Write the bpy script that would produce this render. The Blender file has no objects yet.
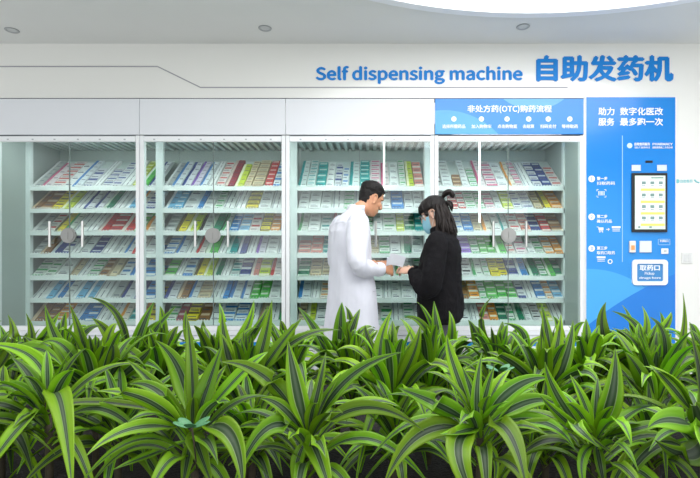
import bpy, bmesh, math, random
from mathutils import Vector, Matrix, noise

SC = bpy.context.scene
COL = SC.collection
F, D, HC = 504.0, 4.2, 1.15          # focal length (px of 700), camera to cabinet front, eye height
random.seed(7)

# ------------------------------------------------------------------ camera
cam_d = bpy.data.cameras.new('camera')
cam = bpy.data.objects.new('camera', cam_d); COL.objects.link(cam)
cam.location = (0, -D, HC); cam.rotation_euler = (math.pi/2, 0, 0)
cam_d.sensor_width = 36; cam_d.lens = F/700*36
cam_d.shift_x = -20/700; cam_d.shift_y = 21/700
cam_d.clip_start = 0.05
SC.camera = cam
# ------------------------------------------------------------------ world
w = bpy.data.worlds.new('world'); SC.world = w; w.use_nodes = True
bg = w.node_tree.nodes['Background']
bg.inputs['Color'].default_value = (0.96, 0.985, 1.0, 1); bg.inputs['Strength'].default_value = 0.95
# ------------------------------------------------------------------ lights and exposure
OVAL_EMIT = 3.3
FILL_EMIT = 12.0
SC.view_settings.view_transform = 'Standard'; SC.view_settings.look = 'None'
SC.view_settings.gamma = 1; SC.view_settings.use_curve_mapping = False
SC.view_settings.exposure = 0.22
def area(name, loc, rot, sx, sy, power, col=(1, 1, 1)):
    l = bpy.data.lights.new(name, 'AREA'); l.shape = 'RECTANGLE'; l.size = sx; l.size_y = sy
    l.energy = power; l.color = col
    o = bpy.data.objects.new(name, l); COL.objects.link(o); o.location = loc; o.rotation_euler = rot
    return o
area('overhead_fill_light', (-1.6, -2.2, 2.93), (0, 0, 0), 2.2, 1.0, 14, (1, .99, .97))  # unseen area light added below the ceiling for more light from above
area('frontal_fill_light', (0.3, -8.0, 2.0), (math.radians(82), 0, 0), 7, 2.2, 62, (.95, .98, 1))  # unseen area light added behind the camera as frontal fill

# ------------------------------------------------------------------ helpers
def P(px, py, Z): return Vector(((px-370)/F*Z, Z-D, HC-(py-260)/F*Z))
def PX(px, Z=D): return (px-370)/F*Z
def PZ(py, Z=D): return HC-(py-260)/F*Z

_m = {}
def mat(name, col, rough=.5, metal=0, emit=0, var=0, vscale=8, bump=0, bscale=60, coat=0, spec=.5, sheen=0, sss=0):
    if name in _m: return _m[name]
    m = bpy.data.materials.new(name); m.use_nodes = True
    nt = m.node_tree; b = nt.nodes['Principled BSDF']
    b.inputs['Base Color'].default_value = (*col, 1)
    b.inputs['Roughness'].default_value = rough; b.inputs['Metallic'].default_value = metal
    b.inputs['Coat Weight'].default_value = coat; b.inputs['Specular IOR Level'].default_value = spec
    b.inputs['Coat Roughness'].default_value = .06
    b.inputs['Sheen Weight'].default_value = sheen
    if sss:
        b.inputs['Subsurface Weight'].default_value = sss; b.inputs['Subsurface Radius'].default_value = (.02, .008, .004)
        b.inputs['Subsurface Scale'].default_value = .5
    if emit:
        b.inputs['Emission Color'].default_value = (*col, 1); b.inputs['Emission Strength'].default_value = emit
    tc = nt.nodes.new('ShaderNodeTexCoord')
    if var:
        n = nt.nodes.new('ShaderNodeTexNoise'); n.inputs['Scale'].default_value = vscale; n.inputs['Detail'].default_value = 4
        nt.links.new(tc.outputs['Object'], n.inputs['Vector'])
        r = nt.nodes.new('ShaderNodeMapRange'); r.inputs['From Min'].default_value = .3; r.inputs['From Max'].default_value = .7
        r.inputs['To Min'].default_value = 1-var; r.inputs['To Max'].default_value = 1+var
        nt.links.new(n.outputs['Fac'], r.inputs['Value'])
        v = nt.nodes.new('ShaderNodeVectorMath'); v.operation = 'SCALE'; v.inputs[0].default_value = col
        nt.links.new(r.outputs['Result'], v.inputs['Scale']); nt.links.new(v.outputs['Vector'], b.inputs['Base Color'])
    if bump:
        n = nt.nodes.new('ShaderNodeTexNoise'); n.inputs['Scale'].default_value = bscale; n.inputs['Detail'].default_value = 3
        nt.links.new(tc.outputs['Object'], n.inputs['Vector'])
        bp = nt.nodes.new('ShaderNodeBump'); bp.inputs['Strength'].default_value = bump; bp.inputs['Distance'].default_value = .01
        nt.links.new(n.outputs['Fac'], bp.inputs['Height']); nt.links.new(bp.outputs['Normal'], b.inputs['Normal'])
    _m[name] = m
    return m

def glass_mat(name, tint, rough=0.0, refl=1.0):
    m = bpy.data.materials.new(name); m.use_nodes = True; nt = m.node_tree
    nt.nodes.remove(nt.nodes['Principled BSDF']); out = nt.nodes['Material Output']
    t = nt.nodes.new('ShaderNodeBsdfTransparent'); t.inputs['Color'].default_value = (*tint, 1)
    g = nt.nodes.new('ShaderNodeBsdfGlossy'); g.inputs['Roughness'].default_value = rough
    fr = nt.nodes.new('ShaderNodeFresnel'); fr.inputs['IOR'].default_value = 1.5
    mm = nt.nodes.new('ShaderNodeMath'); mm.operation = 'MULTIPLY'; mm.inputs[1].default_value = refl
    x = nt.nodes.new('ShaderNodeMixShader')
    ge = nt.nodes.new('ShaderNodeNewGeometry'); iv = nt.nodes.new('ShaderNodeMath'); iv.operation = 'SUBTRACT'; iv.inputs[0].default_value = 1
    nt.links.new(ge.outputs['Backfacing'], iv.inputs[1]); m2 = nt.nodes.new('ShaderNodeMath'); m2.operation = 'MULTIPLY'; m2.use_clamp = True
    nt.links.new(fr.outputs[0], mm.inputs[0]); nt.links.new(mm.outputs[0], m2.inputs[0]); nt.links.new(iv.outputs[0], m2.inputs[1]); nt.links.new(m2.outputs[0], x.inputs[0])
    nt.links.new(t.outputs[0], x.inputs[1]); nt.links.new(g.outputs[0], x.inputs[2]); nt.links.new(x.outputs[0], out.inputs[0])
    return m

class MB:
    """collects shapes, then builds them as one mesh object"""
    def __init__(s): s.v = []; s.f = []; s.mi = []; s.uv = {}
    def add(s, vs, fs, mi=0):
        b = len(s.v); s.v += [tuple(v) for v in vs]
        for f in fs: s.f.append([b+i for i in f]); s.mi.append(mi)
        return s
    def box(s, x0, x1, y0, y1, z0, z1, mi=0, M=None):
        vs = [Vector((x, y, z)) for x in (x0, x1) for y in (y0, y1) for z in (z0, z1)]
        if M: vs = [M@v for v in vs]
        return s.add(vs, [(0, 1, 3, 2), (4, 6, 7, 5), (0, 4, 5, 1), (2, 3, 7, 6), (0, 2, 6, 4), (1, 5, 7, 3)], mi)
    def tube(s, pts, r, n=8, mi=0, flat=1.0, ref=None):
        pts = [Vector(p) for p in pts]; k = len(pts)
        rs = r if isinstance(r, (list, tuple)) else [r]*k
        T0 = (pts[1]-pts[0]).normalized()
        a = Vector(ref) if ref else (Vector((0, 0, 1)) if abs(T0.z) < .9 else Vector((1, 0, 0)))
        rings = []
        for i in range(k):
            T = (pts[min(i+1, k-1)]-pts[max(i-1, 0)]).normalized()
            u = (a-T*a.dot(T)).normalized(); a = u; v = T.cross(u)
            ru, rv = rs[i] if isinstance(rs[i], (list, tuple)) else (rs[i], rs[i]*flat)
            rings.append([pts[i]+u*ru*math.cos(2*math.pi*j/n)+v*rv*math.sin(2*math.pi*j/n) for j in range(n)])
        vs = [p for R in rings for p in R]; fs = []
        for i in range(k-1):
            for j in range(n):
                fs.append((i*n+j, i*n+(j+1) % n, (i+1)*n+(j+1) % n, (i+1)*n+j))
        fs.append(tuple(range(n-1, -1, -1))); fs.append(tuple((k-1)*n+j for j in range(n)))
        return s.add(vs, fs, mi)
    def ball(s, c, r, n=16, m=10, M=None, mi=0):
        c = Vector(c); r = (r, r, r) if isinstance(r, (int, float)) else r
        vs = [Vector((0, 0, r[2]))]
        for i in range(1, m):
            t = math.pi*i/m
            for j in range(n):
                q = 2*math.pi*j/n
                vs.append(Vector((r[0]*math.sin(t)*math.cos(q), r[1]*math.sin(t)*math.sin(q), r[2]*math.cos(t))))
        vs.append(Vector((0, 0, -r[2])))
        if M: vs = [M@v for v in vs]
        vs = [v+c for v in vs]; fs = []
        for j in range(n): fs.append((0, 1+j, 1+(j+1) % n))
        for i in range(m-2):
            for j in range(n): fs.append((1+i*n+j, 1+(i+1)*n+j, 1+(i+1)*n+(j+1) % n, 1+i*n+(j+1) % n))
        L = len(vs)-1
        for j in range(n): fs.append((L, 1+(m-2)*n+(j+1) % n, 1+(m-2)*n+j))
        return s.add(vs, fs, mi)
    def disc(s, c, r, y0, y1, n=32, mi=0, ry=None):   # short cylinder along y
        ry = ry or r
        vs = [(c[0]+r*math.cos(2*math.pi*j/n), y, c[1]+ry*math.sin(2*math.pi*j/n)) for y in (y0, y1) for j in range(n)]
        fs = [(j, (j+1) % n, n+(j+1) % n, n+j) for j in range(n)]+[tuple(range(n)), tuple(range(2*n-1, n-1, -1))]
        return s.add(vs, fs, mi)
    def cyl(s, c, r, z0, z1, n=32, mi=0, ry=None):    # cylinder along z
        ry = ry or r
        vs = [(c[0]+r*math.cos(2*math.pi*j/n), c[1]+ry*math.sin(2*math.pi*j/n), z) for z in (z0, z1) for j in range(n)]
        fs = [(j, (j+1) % n, n+(j+1) % n, n+j) for j in range(n)]+[tuple(range(n-1, -1, -1)), tuple(range(n, 2*n))]
        return s.add(vs, fs, mi)
    def mesh(s, name, mats):
        me = bpy.data.meshes.new(name); me.from_pydata(s.v, [], s.f)
        for m in (mats if isinstance(mats, (list, tuple)) else [mats]): me.materials.append(m)
        me.polygons.foreach_set('material_index', s.mi)
        me.update(); return me
    def build(s, name, mats, parent=None, bevel=0, smooth=False, fixn=False):
        me = s.mesh(name, mats)
        if fixn:
            bm = bmesh.new(); bm.from_mesh(me); bmesh.ops.recalc_face_normals(bm, faces=bm.faces); bm.to_mesh(me); bm.free()
        o = bpy.data.objects.new(name, me); COL.objects.link(o)
        if parent: o.parent = parent
        if bevel:
            b = o.modifiers.new('bevel', 'BEVEL'); b.width = bevel; b.segments = 2; b.limit_method = 'ANGLE'
        if smooth:
            me.polygons.foreach_set('use_smooth', [True]*len(me.polygons))
        return o

def thing(name, label, cat, loc=(0, 0, 0), rz=0, group=None):
    o = bpy.data.objects.new(name, None); COL.objects.link(o); o.location = loc; o.rotation_euler = (0, 0, rz)
    o.empty_display_size = .1
    o['label'] = label; o['category'] = cat
    if group: o['group'] = group
    return o
def tag(o, label, cat, group=None, kind=None):
    o['label'] = label; o['category'] = cat
    if group: o['group'] = group
    if kind: o['kind'] = kind
    return o
def struct(o): o['kind'] = 'structure'; return o

FONT = None
try:      # the sans-serif face that ships with Blender for Chinese; the built-in face otherwise
    import os
    _p = os.path.join(bpy.utils.system_resource('DATAFILES', path='fonts'), 'Noto Sans CJK Regular.woff2')
    if os.path.exists(_p): FONT = bpy.data.fonts.load(_p)
except Exception: FONT = None
def text_bounds(body):
    c = bpy.data.curves.new('t', 'FONT'); c.body = body
    if FONT: c.font = FONT
    o = bpy.data.objects.new('t', c); COL.objects.link(o)
    dg = bpy.context.evaluated_depsgraph_get(); me = o.evaluated_get(dg).to_mesh()
    xs = [v.co.x for v in me.vertices]; ys = [v.co.y for v in me.vertices]
    r = (min(xs), max(xs), min(ys), max(ys)) if xs else (0, 0, 0, 0)
    o.evaluated_get(dg).to_mesh_clear(); bpy.data.objects.remove(o); bpy.data.curves.remove(c)
    return r
def text_mesh(name, body, x0, x1, z0, z1, y, depth, m, parent=None, bold=.02, ref=None, xoff=0, res=3):
    """letters on a plane facing the room (towards -Y), their outline filling x0..x1, z0..z1; ref = bounds of a longer line it belongs to"""
    c = bpy.data.curves.new('t', 'FONT'); c.body = body; c.resolution_u = res
    if FONT: c.font = FONT
    o = bpy.data.objects.new('t', c); COL.objects.link(o)
    dg = bpy.context.evaluated_depsgraph_get(); me = bpy.data.meshes.new_from_object(o.evaluated_get(dg))
    bpy.data.objects.remove(o); bpy.data.curves.remove(c)
    if not me.vertices: return None
    if FONT: bold = bold*(.5 if z1-z0 > .1 else .28)
    vb = [v.co.copy() for v in me.vertices]
    b = ref or (min(v.x for v in vb)-bold, max(v.x for v in vb)+bold, min(v.y for v in vb)-bold*.8, max(v.y for v in vb)+bold*.8)
    sx = (x1-x0)/(b[1]-b[0]); sz = (z1-z0)/(b[3]-b[2])
    for v in me.vertices: v.co = Vector((x0+(v.co.x+xoff-b[0])*sx, y, z0+(v.co.y-b[2])*sz))
    me.materials.clear(); me.materials.append(m)
    bm = bmesh.new(); bm.from_mesh(me); bmesh.ops.remove_doubles(bm, verts=bm.verts, dist=1e-6)
    g = bmesh.ops.extrude_face_region(bm, geom=bm.faces[:])
    bmesh.ops.translate(bm, verts=[e for e in g['geom'] if isinstance(e, bmesh.types.BMVert)], vec=(0, -depth, 0))
    bmesh.ops.recalc_face_normals(bm, faces=bm.faces)
    if bold:              # heavier strokes: the same letter repeated a little to each side, each a hair proud of the last
        src = bm.verts[:]+bm.edges[:]+bm.faces[:]
        for k, (dx, dy) in enumerate(((bold, 0), (-bold, 0), (0, bold*.8), (0, -bold*.8))):
            g = bmesh.ops.duplicate(bm, geom=src)['geom']
            bmesh.ops.translate(bm, verts=[e for e in g if isinstance(e, bmesh.types.BMVert)], vec=(dx*sx, -.0002*(k+1), dy*sz))
    bm.to_mesh(me); bm.free()
    me.name = name
    ob = bpy.data.objects.new(name, me); COL.objects.link(ob)
    if parent: ob.parent = parent
    return ob

# ------------------------------------------------------------------ materials
M_wall = mat('wall_panel_white', (.80, .80, .77), .22, var=.01, vscale=1.2, coat=.4)
M_ceil = mat('ceiling_paint', (.75, .76, .75), .75, var=.015, vscale=2)
M_floor = mat('floor_tile', (.62, .62, .6), .25, var=.04, vscale=3)
M_frame = mat('white_powder_coat', (.82, .84, .86), .32)
M_head = mat('gloss_white_panel', (.74, .76, .80), .35, spec=.35)
M_shelf = mat('shelf_steel', (.62, .70, .68), .4)
M_inner = mat('cabinet_lining', (.37, .43, .41), .45, var=.02, vscale=3)
M_line = mat('dark_joint', (.10, .11, .13), .5)
M_groove = mat('wall_groove', (.33, .33, .36), .5)
M_chrome = mat('brushed_steel', (.62, .62, .60), .28, metal=1)
M_blue = mat('sign_blue', (.004, .20, .60), .4, spec=.3)
M_white = mat('print_white', (.85, .88, .92), .4)
M_black = mat('black_plastic', (.012, .013, .015), .3)
M_fill = mat('fill_white', (1, 1, 1), .5, emit=FILL_EMIT)
M_glass = glass_mat('door_glass', (.90, .955, .94), 0, 1.6)

# ------------------------------------------------------------------ room shell
CZ = PZ(43)        # ceiling height
struct(MB().box(-5.5, 5.5, -9.5, 1.2, -.1, 0).build('floor', M_floor))
struct(MB().box(-5.5, 5.5, -9.5, 1.2, CZ, CZ+.1).build('ceiling', M_ceil))
TOPZ = PZ(98.5)
KX0, KX1 = PX(584.2), PX(675.4)
CABX = [PX(-6), PX(140), PX(285.7), PX(434.3), PX(584)]
wb = MB().box(-5.5, 5.5, .012, .12, TOPZ+.008, CZ).box(KX1+.006, 5.5, .012, .12, 0, TOPZ+.008).box(-5.5, CABX[0]-.004, .012, .12, 0, TOPZ+.008)
struct(wb.build('wall_back', M_wall))
struct(MB().box(-5.5, KX1, .02, .1, TOPZ-.004, TOPZ+.012).build('trim_1', M_line))
# engraved line of the wall panels: high on the left, stepping down
def flatline(pts, wd, y0, y1, m, name):
    b = MB()
    for (xa, za), (xb, zb) in zip(pts, pts[1:]):
        d = Vector((xb-xa, 0, zb-za)).normalized(); n = Vector((-d.z, 0, d.x))*wd/2
        q = [Vector((xa, 0, za))+n, Vector((xb, 0, zb))+n, Vector((xb, 0, zb))-n, Vector((xa, 0, za))-n]
        vs = [v+Vector((0, y, 0)) for y in (y0, y1) for v in q]
        b.add(vs, [(0, 1, 2, 3), (7, 6, 5, 4), (0, 4, 5, 1), (1, 5, 6, 2), (2, 6, 7, 3), (3, 7, 4, 0)])
    return b.build(name, m, fixn=True)
struct(flatline([(-5.4, PZ(66)), (PX(157), PZ(66)), (PX(200), PZ(87)), (PX(568), PZ(87))], .009, .009, .02, M_groove, 'trim_2'))

# big oval luminous ceiling recess
oc = (PX(525, 3.69), 3.69-1.71-D)
lamp = thing('oval_ceiling_light', 'huge oval luminous ceiling light with a white rim, above the planter', 'ceiling light', (oc[0], oc[1], CZ))
def oval_ring(a0, b0, a1, b1, z0, z1, n=96):
    b = MB(); vs = []
    for (a, bb, z) in ((a0, b0, z0), (a1, b1, z0), (a1, b1, z1), (a0, b0, z1)):
        vs += [(a*math.cos(2*math.pi*j/n), bb*math.sin(2*math.pi*j/n), z) for j in range(n)]
    fs = [(i*n+j, i*n+(j+1) % n, ((i+1) % 4)*n+(j+1) % n, ((i+1) % 4)*n+j) for i in range(4) for j in range(n)]
    return b.add(vs, fs)
oval_ring(2.20, 1.71, 2.13, 1.64, -.035, -.001).build('rim', mat('rim_white', (.85, .87, .92), .35), lamp, fixn=True)
MB().cyl((0, 0), 2.13, -.012, -.002, 96, ry=1.64).build('diffuser', mat('oval_diffuser', (1, 1, 1), .6, emit=OVAL_EMIT), lamp)
for (px, py, wh) in ((265, 28, 'middle'), (12, 30, 'leftmost'), (523, 26.5, 'rightmost')):
    Z = (CZ-HC)*F/(260-py); p = (PX(px, Z), Z-D, CZ)
    t = thing('ceiling_downlight', {'middle': 'small round downlight between the other two, set in the grey ceiling',
        'leftmost': 'small round downlight at the far left of the ceiling, above the leftmost cabinet',
        'rightmost': 'small round downlight just behind the edge of the oval ceiling light'}[wh], 'downlight', p, group='ceiling downlights')
    b = MB(); n = 28; R = [(.052, -.001), (.05, -.006), (.040, -.006), (.034, -.0015)]
    vs = [(r*math.cos(2*math.pi*j/n), r*math.sin(2*math.pi*j/n), z) for r, z in R for j in range(n)]
    b.add(vs, [(i*n+j, i*n+(j+1) % n, (i+1)*n+(j+1) % n, (i+1)*n+j) for i in range(3) for j in range(n)])
    b.build('rim', mat('downlight_rim', (.35, .37, .38), .3, metal=.6), t, smooth=True)
    MB().cyl((0, 0), .034, -.003, -.0012, 28).build('lens', mat('downlight_lens', (.55, .57, .58), .15), t)

# ------------------------------------------------------------------ cabinets
ZD = D+.36                                   # distance of the shelf fronts
POSTX = [(26, 30.5), (156, 163), (290, 297), (424.5, 430.5), (563, 567)]
POSTX = [(PX(a, ZD), PX(b, ZD)) for a, b in POSTX]
SHZ = [PZ(188, ZD)-k*.2027 for k in range(7)]
TILT = math.radians(36.5)
DT0, DB0 = PZ(141.5), PZ(326)                # glass opening
CAB_LABEL = ['leftmost glass-fronted medicine dispensing cabinet with sloping shelves',
             'second glass medicine cabinet, between the leftmost one and the one behind the white coat',
             'glass medicine cabinet directly behind the man in the white coat',
             'glass medicine cabinet under the blue instruction banner, beside the blue kiosk']
BACK = .86
CEIL_IN = HC+1.09
cabs = []
for i in range(4):
    xa, xb = CABX[i]+.002, CABX[i+1]-.002
    t = thing('medicine_cabinet', CAB_LABEL[i], 'cabinet', ((xa+xb)/2, 0, 0), group='glass-fronted medicine cabinets'); cabs.append(t)
    ox = (xa+xb)/2
    L, R = xa-ox, xb-ox
    def B(): return MB()
    # carcass: back, side walls only at the ends of the row, top, bottom
    b = B().box(L, R, BACK, BACK+.02, .1, TOPZ-.006).box(L, R, .02, BACK, CEIL_IN+.03, CEIL_IN+.05).box(L, R, .03, BACK, DB0-.06, DB0-.04)
    if i == 0: b.box(L, L+.02, .03, BACK, .1, CEIL_IN+.03)
    if i == 3: b.box(R-.02, R, .03, BACK, .1, CEIL_IN+.03)
    b.build('carcass', M_inner, t)
    # slatted inner ceiling
    b = B(); x = L+.03
    while x < R-.04:
        b.box(x, x+.034, .30, BACK-.03, CEIL_IN, CEIL_IN+.028); x += .07
    b.build('ceiling_slats', mat('slat_grey', (.60, .68, .67), .4), t)
    # uprights of the shelving
    for k, (pa, pb) in enumerate(POSTX):
        if (k == i+1) or (k == 0 and i == 0):
            B().box(pa-ox, pb-ox, .352, .40, DB0-.04, CEIL_IN).build('upright', mat('upright_white', (.74, .80, .80), .35), t, bevel=.002)
    sl = POSTX[i][1]-ox+.001; sr = POSTX[i+1][0]-ox-.001
    if i == 3: sr = R-.022
    # shelves
    for k, z in enumerate(SHZ):
        s = B(); rise = .45*math.tan(TILT)
        vs = [(x, y, zz) for x in (sl, sr) for (y, zz) in ((.362, z-.006), (.812, z-.006+rise), (.812, z-.018+rise), (.362, z-.018))]
        s.add(vs, [(0, 1, 2, 3), (7, 6, 5, 4), (0, 4, 5, 1), (1, 5, 6, 2), (2, 6, 7, 3), (3, 7, 4, 0)])
        so = s.build('shelf', M_shelf, t, fixn=True)
        l = B().box(sl, sr, .352, .3585, z-.0235, z+.0205)
        nt_ = int((sr-sl)/.026)
        for q in range(nt_): l.box(sl+.008+q*.026, sl+.016+q*.026, .354, .3575, z+.0205, z+.027)
        lo = l.build('price_rail', mat('price_rail_white', (.84, .88, .87), .3), so)
    # header
    hz0 = PZ(135)
    if i < 3:
        B().box(L, R, -.012, .01, hz0, TOPZ-.006).build('header_panel', M_head, t, bevel=.002)
    B().box(L, R, .0, .018, hz0-.006, hz0+.001).build('shadow_gap', M_line, t)
    # frame
    st = .031
    f = B().box(L, L+st, -.008, .045, 0.02, hz0-.006).box(R-st, R, -.008, .045, .02, hz0-.006)
    f.box(L+st, R-st, -.006, .045, DB0-.038, DB0)
    f.build('frame', M_frame, t, bevel=.002)
    b = B().box(L+st, R-st, -.004, .03, PZ(335.5), DB0-.04).box(L+st, R-st, -.004, .03, .10, PZ(335.5)-.006)
    b.build('base_panel', M_head, t, bevel=.002)
    B().box(L+st, R-st, -.0065, -.0035, PZ(346), PZ(342)).build('blue_stripe', M_blue, t)
    B().box(L+st, R-st, .02, .06, 0.0, .10).build('plinth', M_line, t)
    f2 = B().box(L+st+.002, R-st-.002, -.010, .02, DT0-.002, PZ(136.4)).build('door_rail', M_frame, t, bevel=.002)
    for q in (.10, .27, .42, .58, .73, .90):
        B().box(L+(R-L)*q-.008, L+(R-L)*q+.008, -.0125, -.009, DT0+.010, DT0+.020).build('rail_screw_cover', mat('cover_grey', (.45, .47, .5), .4), f2)
    # glass leaves, centre lines measured on the photo
    mx = PX([69.3, 213.3, 359.5, 508.3][i])-ox
    for s_, (ga, gb) in ((-1, (L+st+.002, mx-.002)), (1, (mx+.002, R-st-.002))):
        g = B().box(ga, gb, 0.0, .010, DB0+.002, DT0-.004).build('glass_door', M_glass, t)
        B().box(mx-.0025 if s_ < 0 else mx+.0005, mx-.0005 if s_ < 0 else mx+.0025, -.001, .011, DB0+.004, DT0-.006).build('edge_seal', mat('edge_seal', (.16, .20, .19), .4), g)
        hx = mx+s_*.135
        hd = B().tube([(hx, -.045, PZ(221.5)), (hx, -.045, PZ(247))], .011, 12)
        for hy in (225, 243): hd.tube([(hx, -.045, PZ(hy)), (hx, .0, PZ(hy))], .006, 8)
        hd.build('door_handle', M_chrome, g, smooth=False)
    B().disc((mx, PZ(235.5)), .062, -.018, -.0005, 36).disc((mx, PZ(235.5)), .05, -.024, -.017, 36).box(mx-.004, mx+.004, -.030, -.020, PZ(239.5), PZ(232)).build('lock', mat('lock_steel', (.33, .33, .32), .35, metal=.7), t, bevel=.001)
    # added glowing bar, hidden behind the header to brighten the shelves
    B().box(L+.16, R-.16, .06, .11, DT0+.045, DT0+.06).build('fill_bar', M_fill, t)
    if i == 2: B().box(PX(383.2)-ox, PX(385)-ox, .014, .02, PZ(196), DT0-.002).build('reflection_line', mat('reflection_glow', (1, 1, 1), .5, emit=1.6), t)  # glowing lines here and below stand in for bright reflections in the glass
    if i == 3: B().box(PX(479.2)-ox, PX(481)-ox, .014, .02, PZ(222.5), DT0-.002).build('reflection_line', _m['reflection_glow'], t)

# ------------------------------------------------------------------ blue instruction banner (header of the last cabinet)
def graph_blue(name, kind):
    """printed blue graphic: lighter swooshes on blue, with a reflection painted in on the kiosk, procedural in object space"""
    m = bpy.data.materials.new(name); m.use_nodes = True; nt = m.node_tree; b = nt.nodes['Principled BSDF']
    b.inputs['Roughness'].default_value = .22; b.inputs['Coat Weight'].default_value = .2; b.inputs['Coat Roughness'].default_value = .08
    tc = nt.nodes.new('ShaderNodeTexCoord')
    def circ(cx, cz, r, soft):
        v = nt.nodes.new('ShaderNodeVectorMath'); v.operation = 'SUBTRACT'; v.inputs[1].default_value = (cx, 0, cz)
        nt.links.new(tc.outputs['Object'], v.inputs[0])
        mu = nt.nodes.new('ShaderNodeVectorMath'); mu.operation = 'MULTIPLY'; mu.inputs[1].default_value = (1, 0, 1)
        nt.links.new(v.outputs[0], mu.inputs[0])
        ln = nt.nodes.new('ShaderNodeVectorMath'); ln.operation = 'LENGTH'; nt.links.new(mu.outputs[0], ln.inputs[0])
        mr = nt.nodes.new('ShaderNodeMapRange'); mr.inputs['From Min'].default_value = r; mr.inputs['From Max'].default_value = r+soft
        mr.inputs['To Min'].default_value = 1; mr.inputs['To Max'].default_value = 0
        nt.links.new(ln.outputs['Value'], mr.inputs['Value']); return mr.outputs['Result']
    def mix(fac, a, bcol):
        x = nt.nodes.new('ShaderNodeMix'); x.data_type = 'RGBA'
        if isinstance(a, tuple): x.inputs['A'].default_value = (*a, 1)
        else: nt.links.new(a, x.inputs['A'])
        x.inputs['B'].default_value = (*bcol, 1); nt.links.new(fac, x.inputs['Factor']); return x.outputs['Result']
    base = (.002, .21, .66)
    if kind == 'kiosk':
        c = mix(circ(PX(590)-KXC, PZ(270), .42, .5), base, (.02, .27, .72))  # soft lighter patch at mid left: a reflection painted into the blue
        c = mix(circ(PX(588)-KXC, PZ(360), 91/120., .003), c, (.055, .37, .80))
        c = mix(circ(PX(799)-KXC, PZ(586), 336/120., .003), c, (.006, .19, .66))
    else:
        c = mix(circ(-.55, PZ(135)-.42, .62, .004), base, (.05, .33, .76))
        c = mix(circ(.20, PZ(98)+.30, .40, .004), c, (.09, .36, .76))
    nt.links.new(c, b.inputs['Base Color']); return m
KXC = (KX0+KX1)/2
t = cabs[3]; ox = t.location.x
bo = MB().box(CABX[3]+.006-ox, CABX[4]-.006-ox, -.016, .01, PZ(134.5), TOPZ-.006).build('instruction_banner', graph_blue('banner_blue', 'banner'), t, bevel=.002)
MB().box(CABX[4]-.010-ox, CABX[4]-.001-ox, -.018, .01, PZ(396), TOPZ-.006).build('edge_trim', M_frame, t)
def ban(body, px0, px1, py0, py1, bold=.02, m=M_white):
    return text_mesh('lettering', body, PX(px0)-ox, PX(px1)-ox, PZ(py1), PZ(py0), -.0165, .0015, m, bo, bold)
ban('非处方药(OTC)购药流程', 467, 551, 105.8, 113.8, .025)
for n, (cx, txt, a, b_) in enumerate(((453.5, '选择所需药品', 442, 465), (481, '加入购物车', 471, 491), (506.5, '点击购物篮', 497, 516.5), (528, '去结算', 522, 533.5), (547.5, '扫码支付', 539.5, 555.5), (569, '等待取药', 561, 577))):
    q = MB().disc((PX(cx)-ox, PZ(119.6)), .0215, -.0185, -.0155, 24).build('number_badge', M_white, bo)
    text_mesh('number', str(n+1), PX(cx)-ox-.006, PX(cx)-ox+.006, PZ(119.6)-.011, PZ(119.6)+.011, -.0186, .001, M_blue, q, .02)
    ban(txt, a, b_, 125, 128.8, .03)

# ------------------------------------------------------------------ raised lettering on the wall
def wall_sign(name, body, px0, px1, py0, py1, label, bold):
    t = thing(name, label, 'sign', (0, 0, 0))
    c0 = text_bounds('|')
    bb = bold*.5 if FONT else bold
    # bounds of the full line with boldness
    b = text_bounds(body); b = (b[0]-bb, b[1]+bb, b[2]-bb, b[3]+bb)
    pos = 0
    for k, ch in enumerate(body):
        if ch == ' ': continue
        off = text_bounds(body[:k]+'|')[1]-c0[1] if k else 0
        text_mesh('letter', ch, PX(px0), PX(px1), PZ(py1), PZ(py0), .0115, .006, M_blue, t, bold, ref=b, xoff=off)
    return t
wall_sign('wall_lettering', 'Self dispensing machine', 315.5, 523, 65.5, 84, 'raised blue English lettering on the white wall above the cabinets', .028)
wall_sign('wall_lettering', '自助发药机', 536.5, 674, 54.5, 81.5, 'large raised blue Chinese lettering on the wall above the blue kiosk', .030)
# faint teal notice on the white wall right of the kiosk
t = thing('wall_sticker', 'small teal lettered sticker on the white wall right of the kiosk', 'sticker', (PX(688), .012, PZ(181)))
mt = mat('teal_print', (.20, .55, .60), .4)
MB().disc((-.080, 0), .017, -.001, 0, 20).build('emblem', mt, t)
text_mesh('lettering', '自助售药', -.056, .045, -.014, .014, 0, .001, mt, t, .02)
MB().tube([(.06, -.001, .014), (.075, -.001, -.004), (.1, -.001, -.012)], .006, 6).build('emblem', mt, t)
t = thing('wall_switch', 'small white switch plate on the wall, low right of the kiosk', 'switch', (PX(687.5), .012, PZ(258)))
MB().box(-.045, .045, -.009, 0, -.045, .045).build('plate', mat('switch_white', (.72, .73, .72), .35), t, bevel=.003)
MB().box(-.03, -.004, -.013, -.008, -.03, .03).box(.004, .03, -.013, -.008, -.03, .03).build('rocker', mat('rocker_white', (.66, .67, .67), .3), t, bevel=.002)

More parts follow.
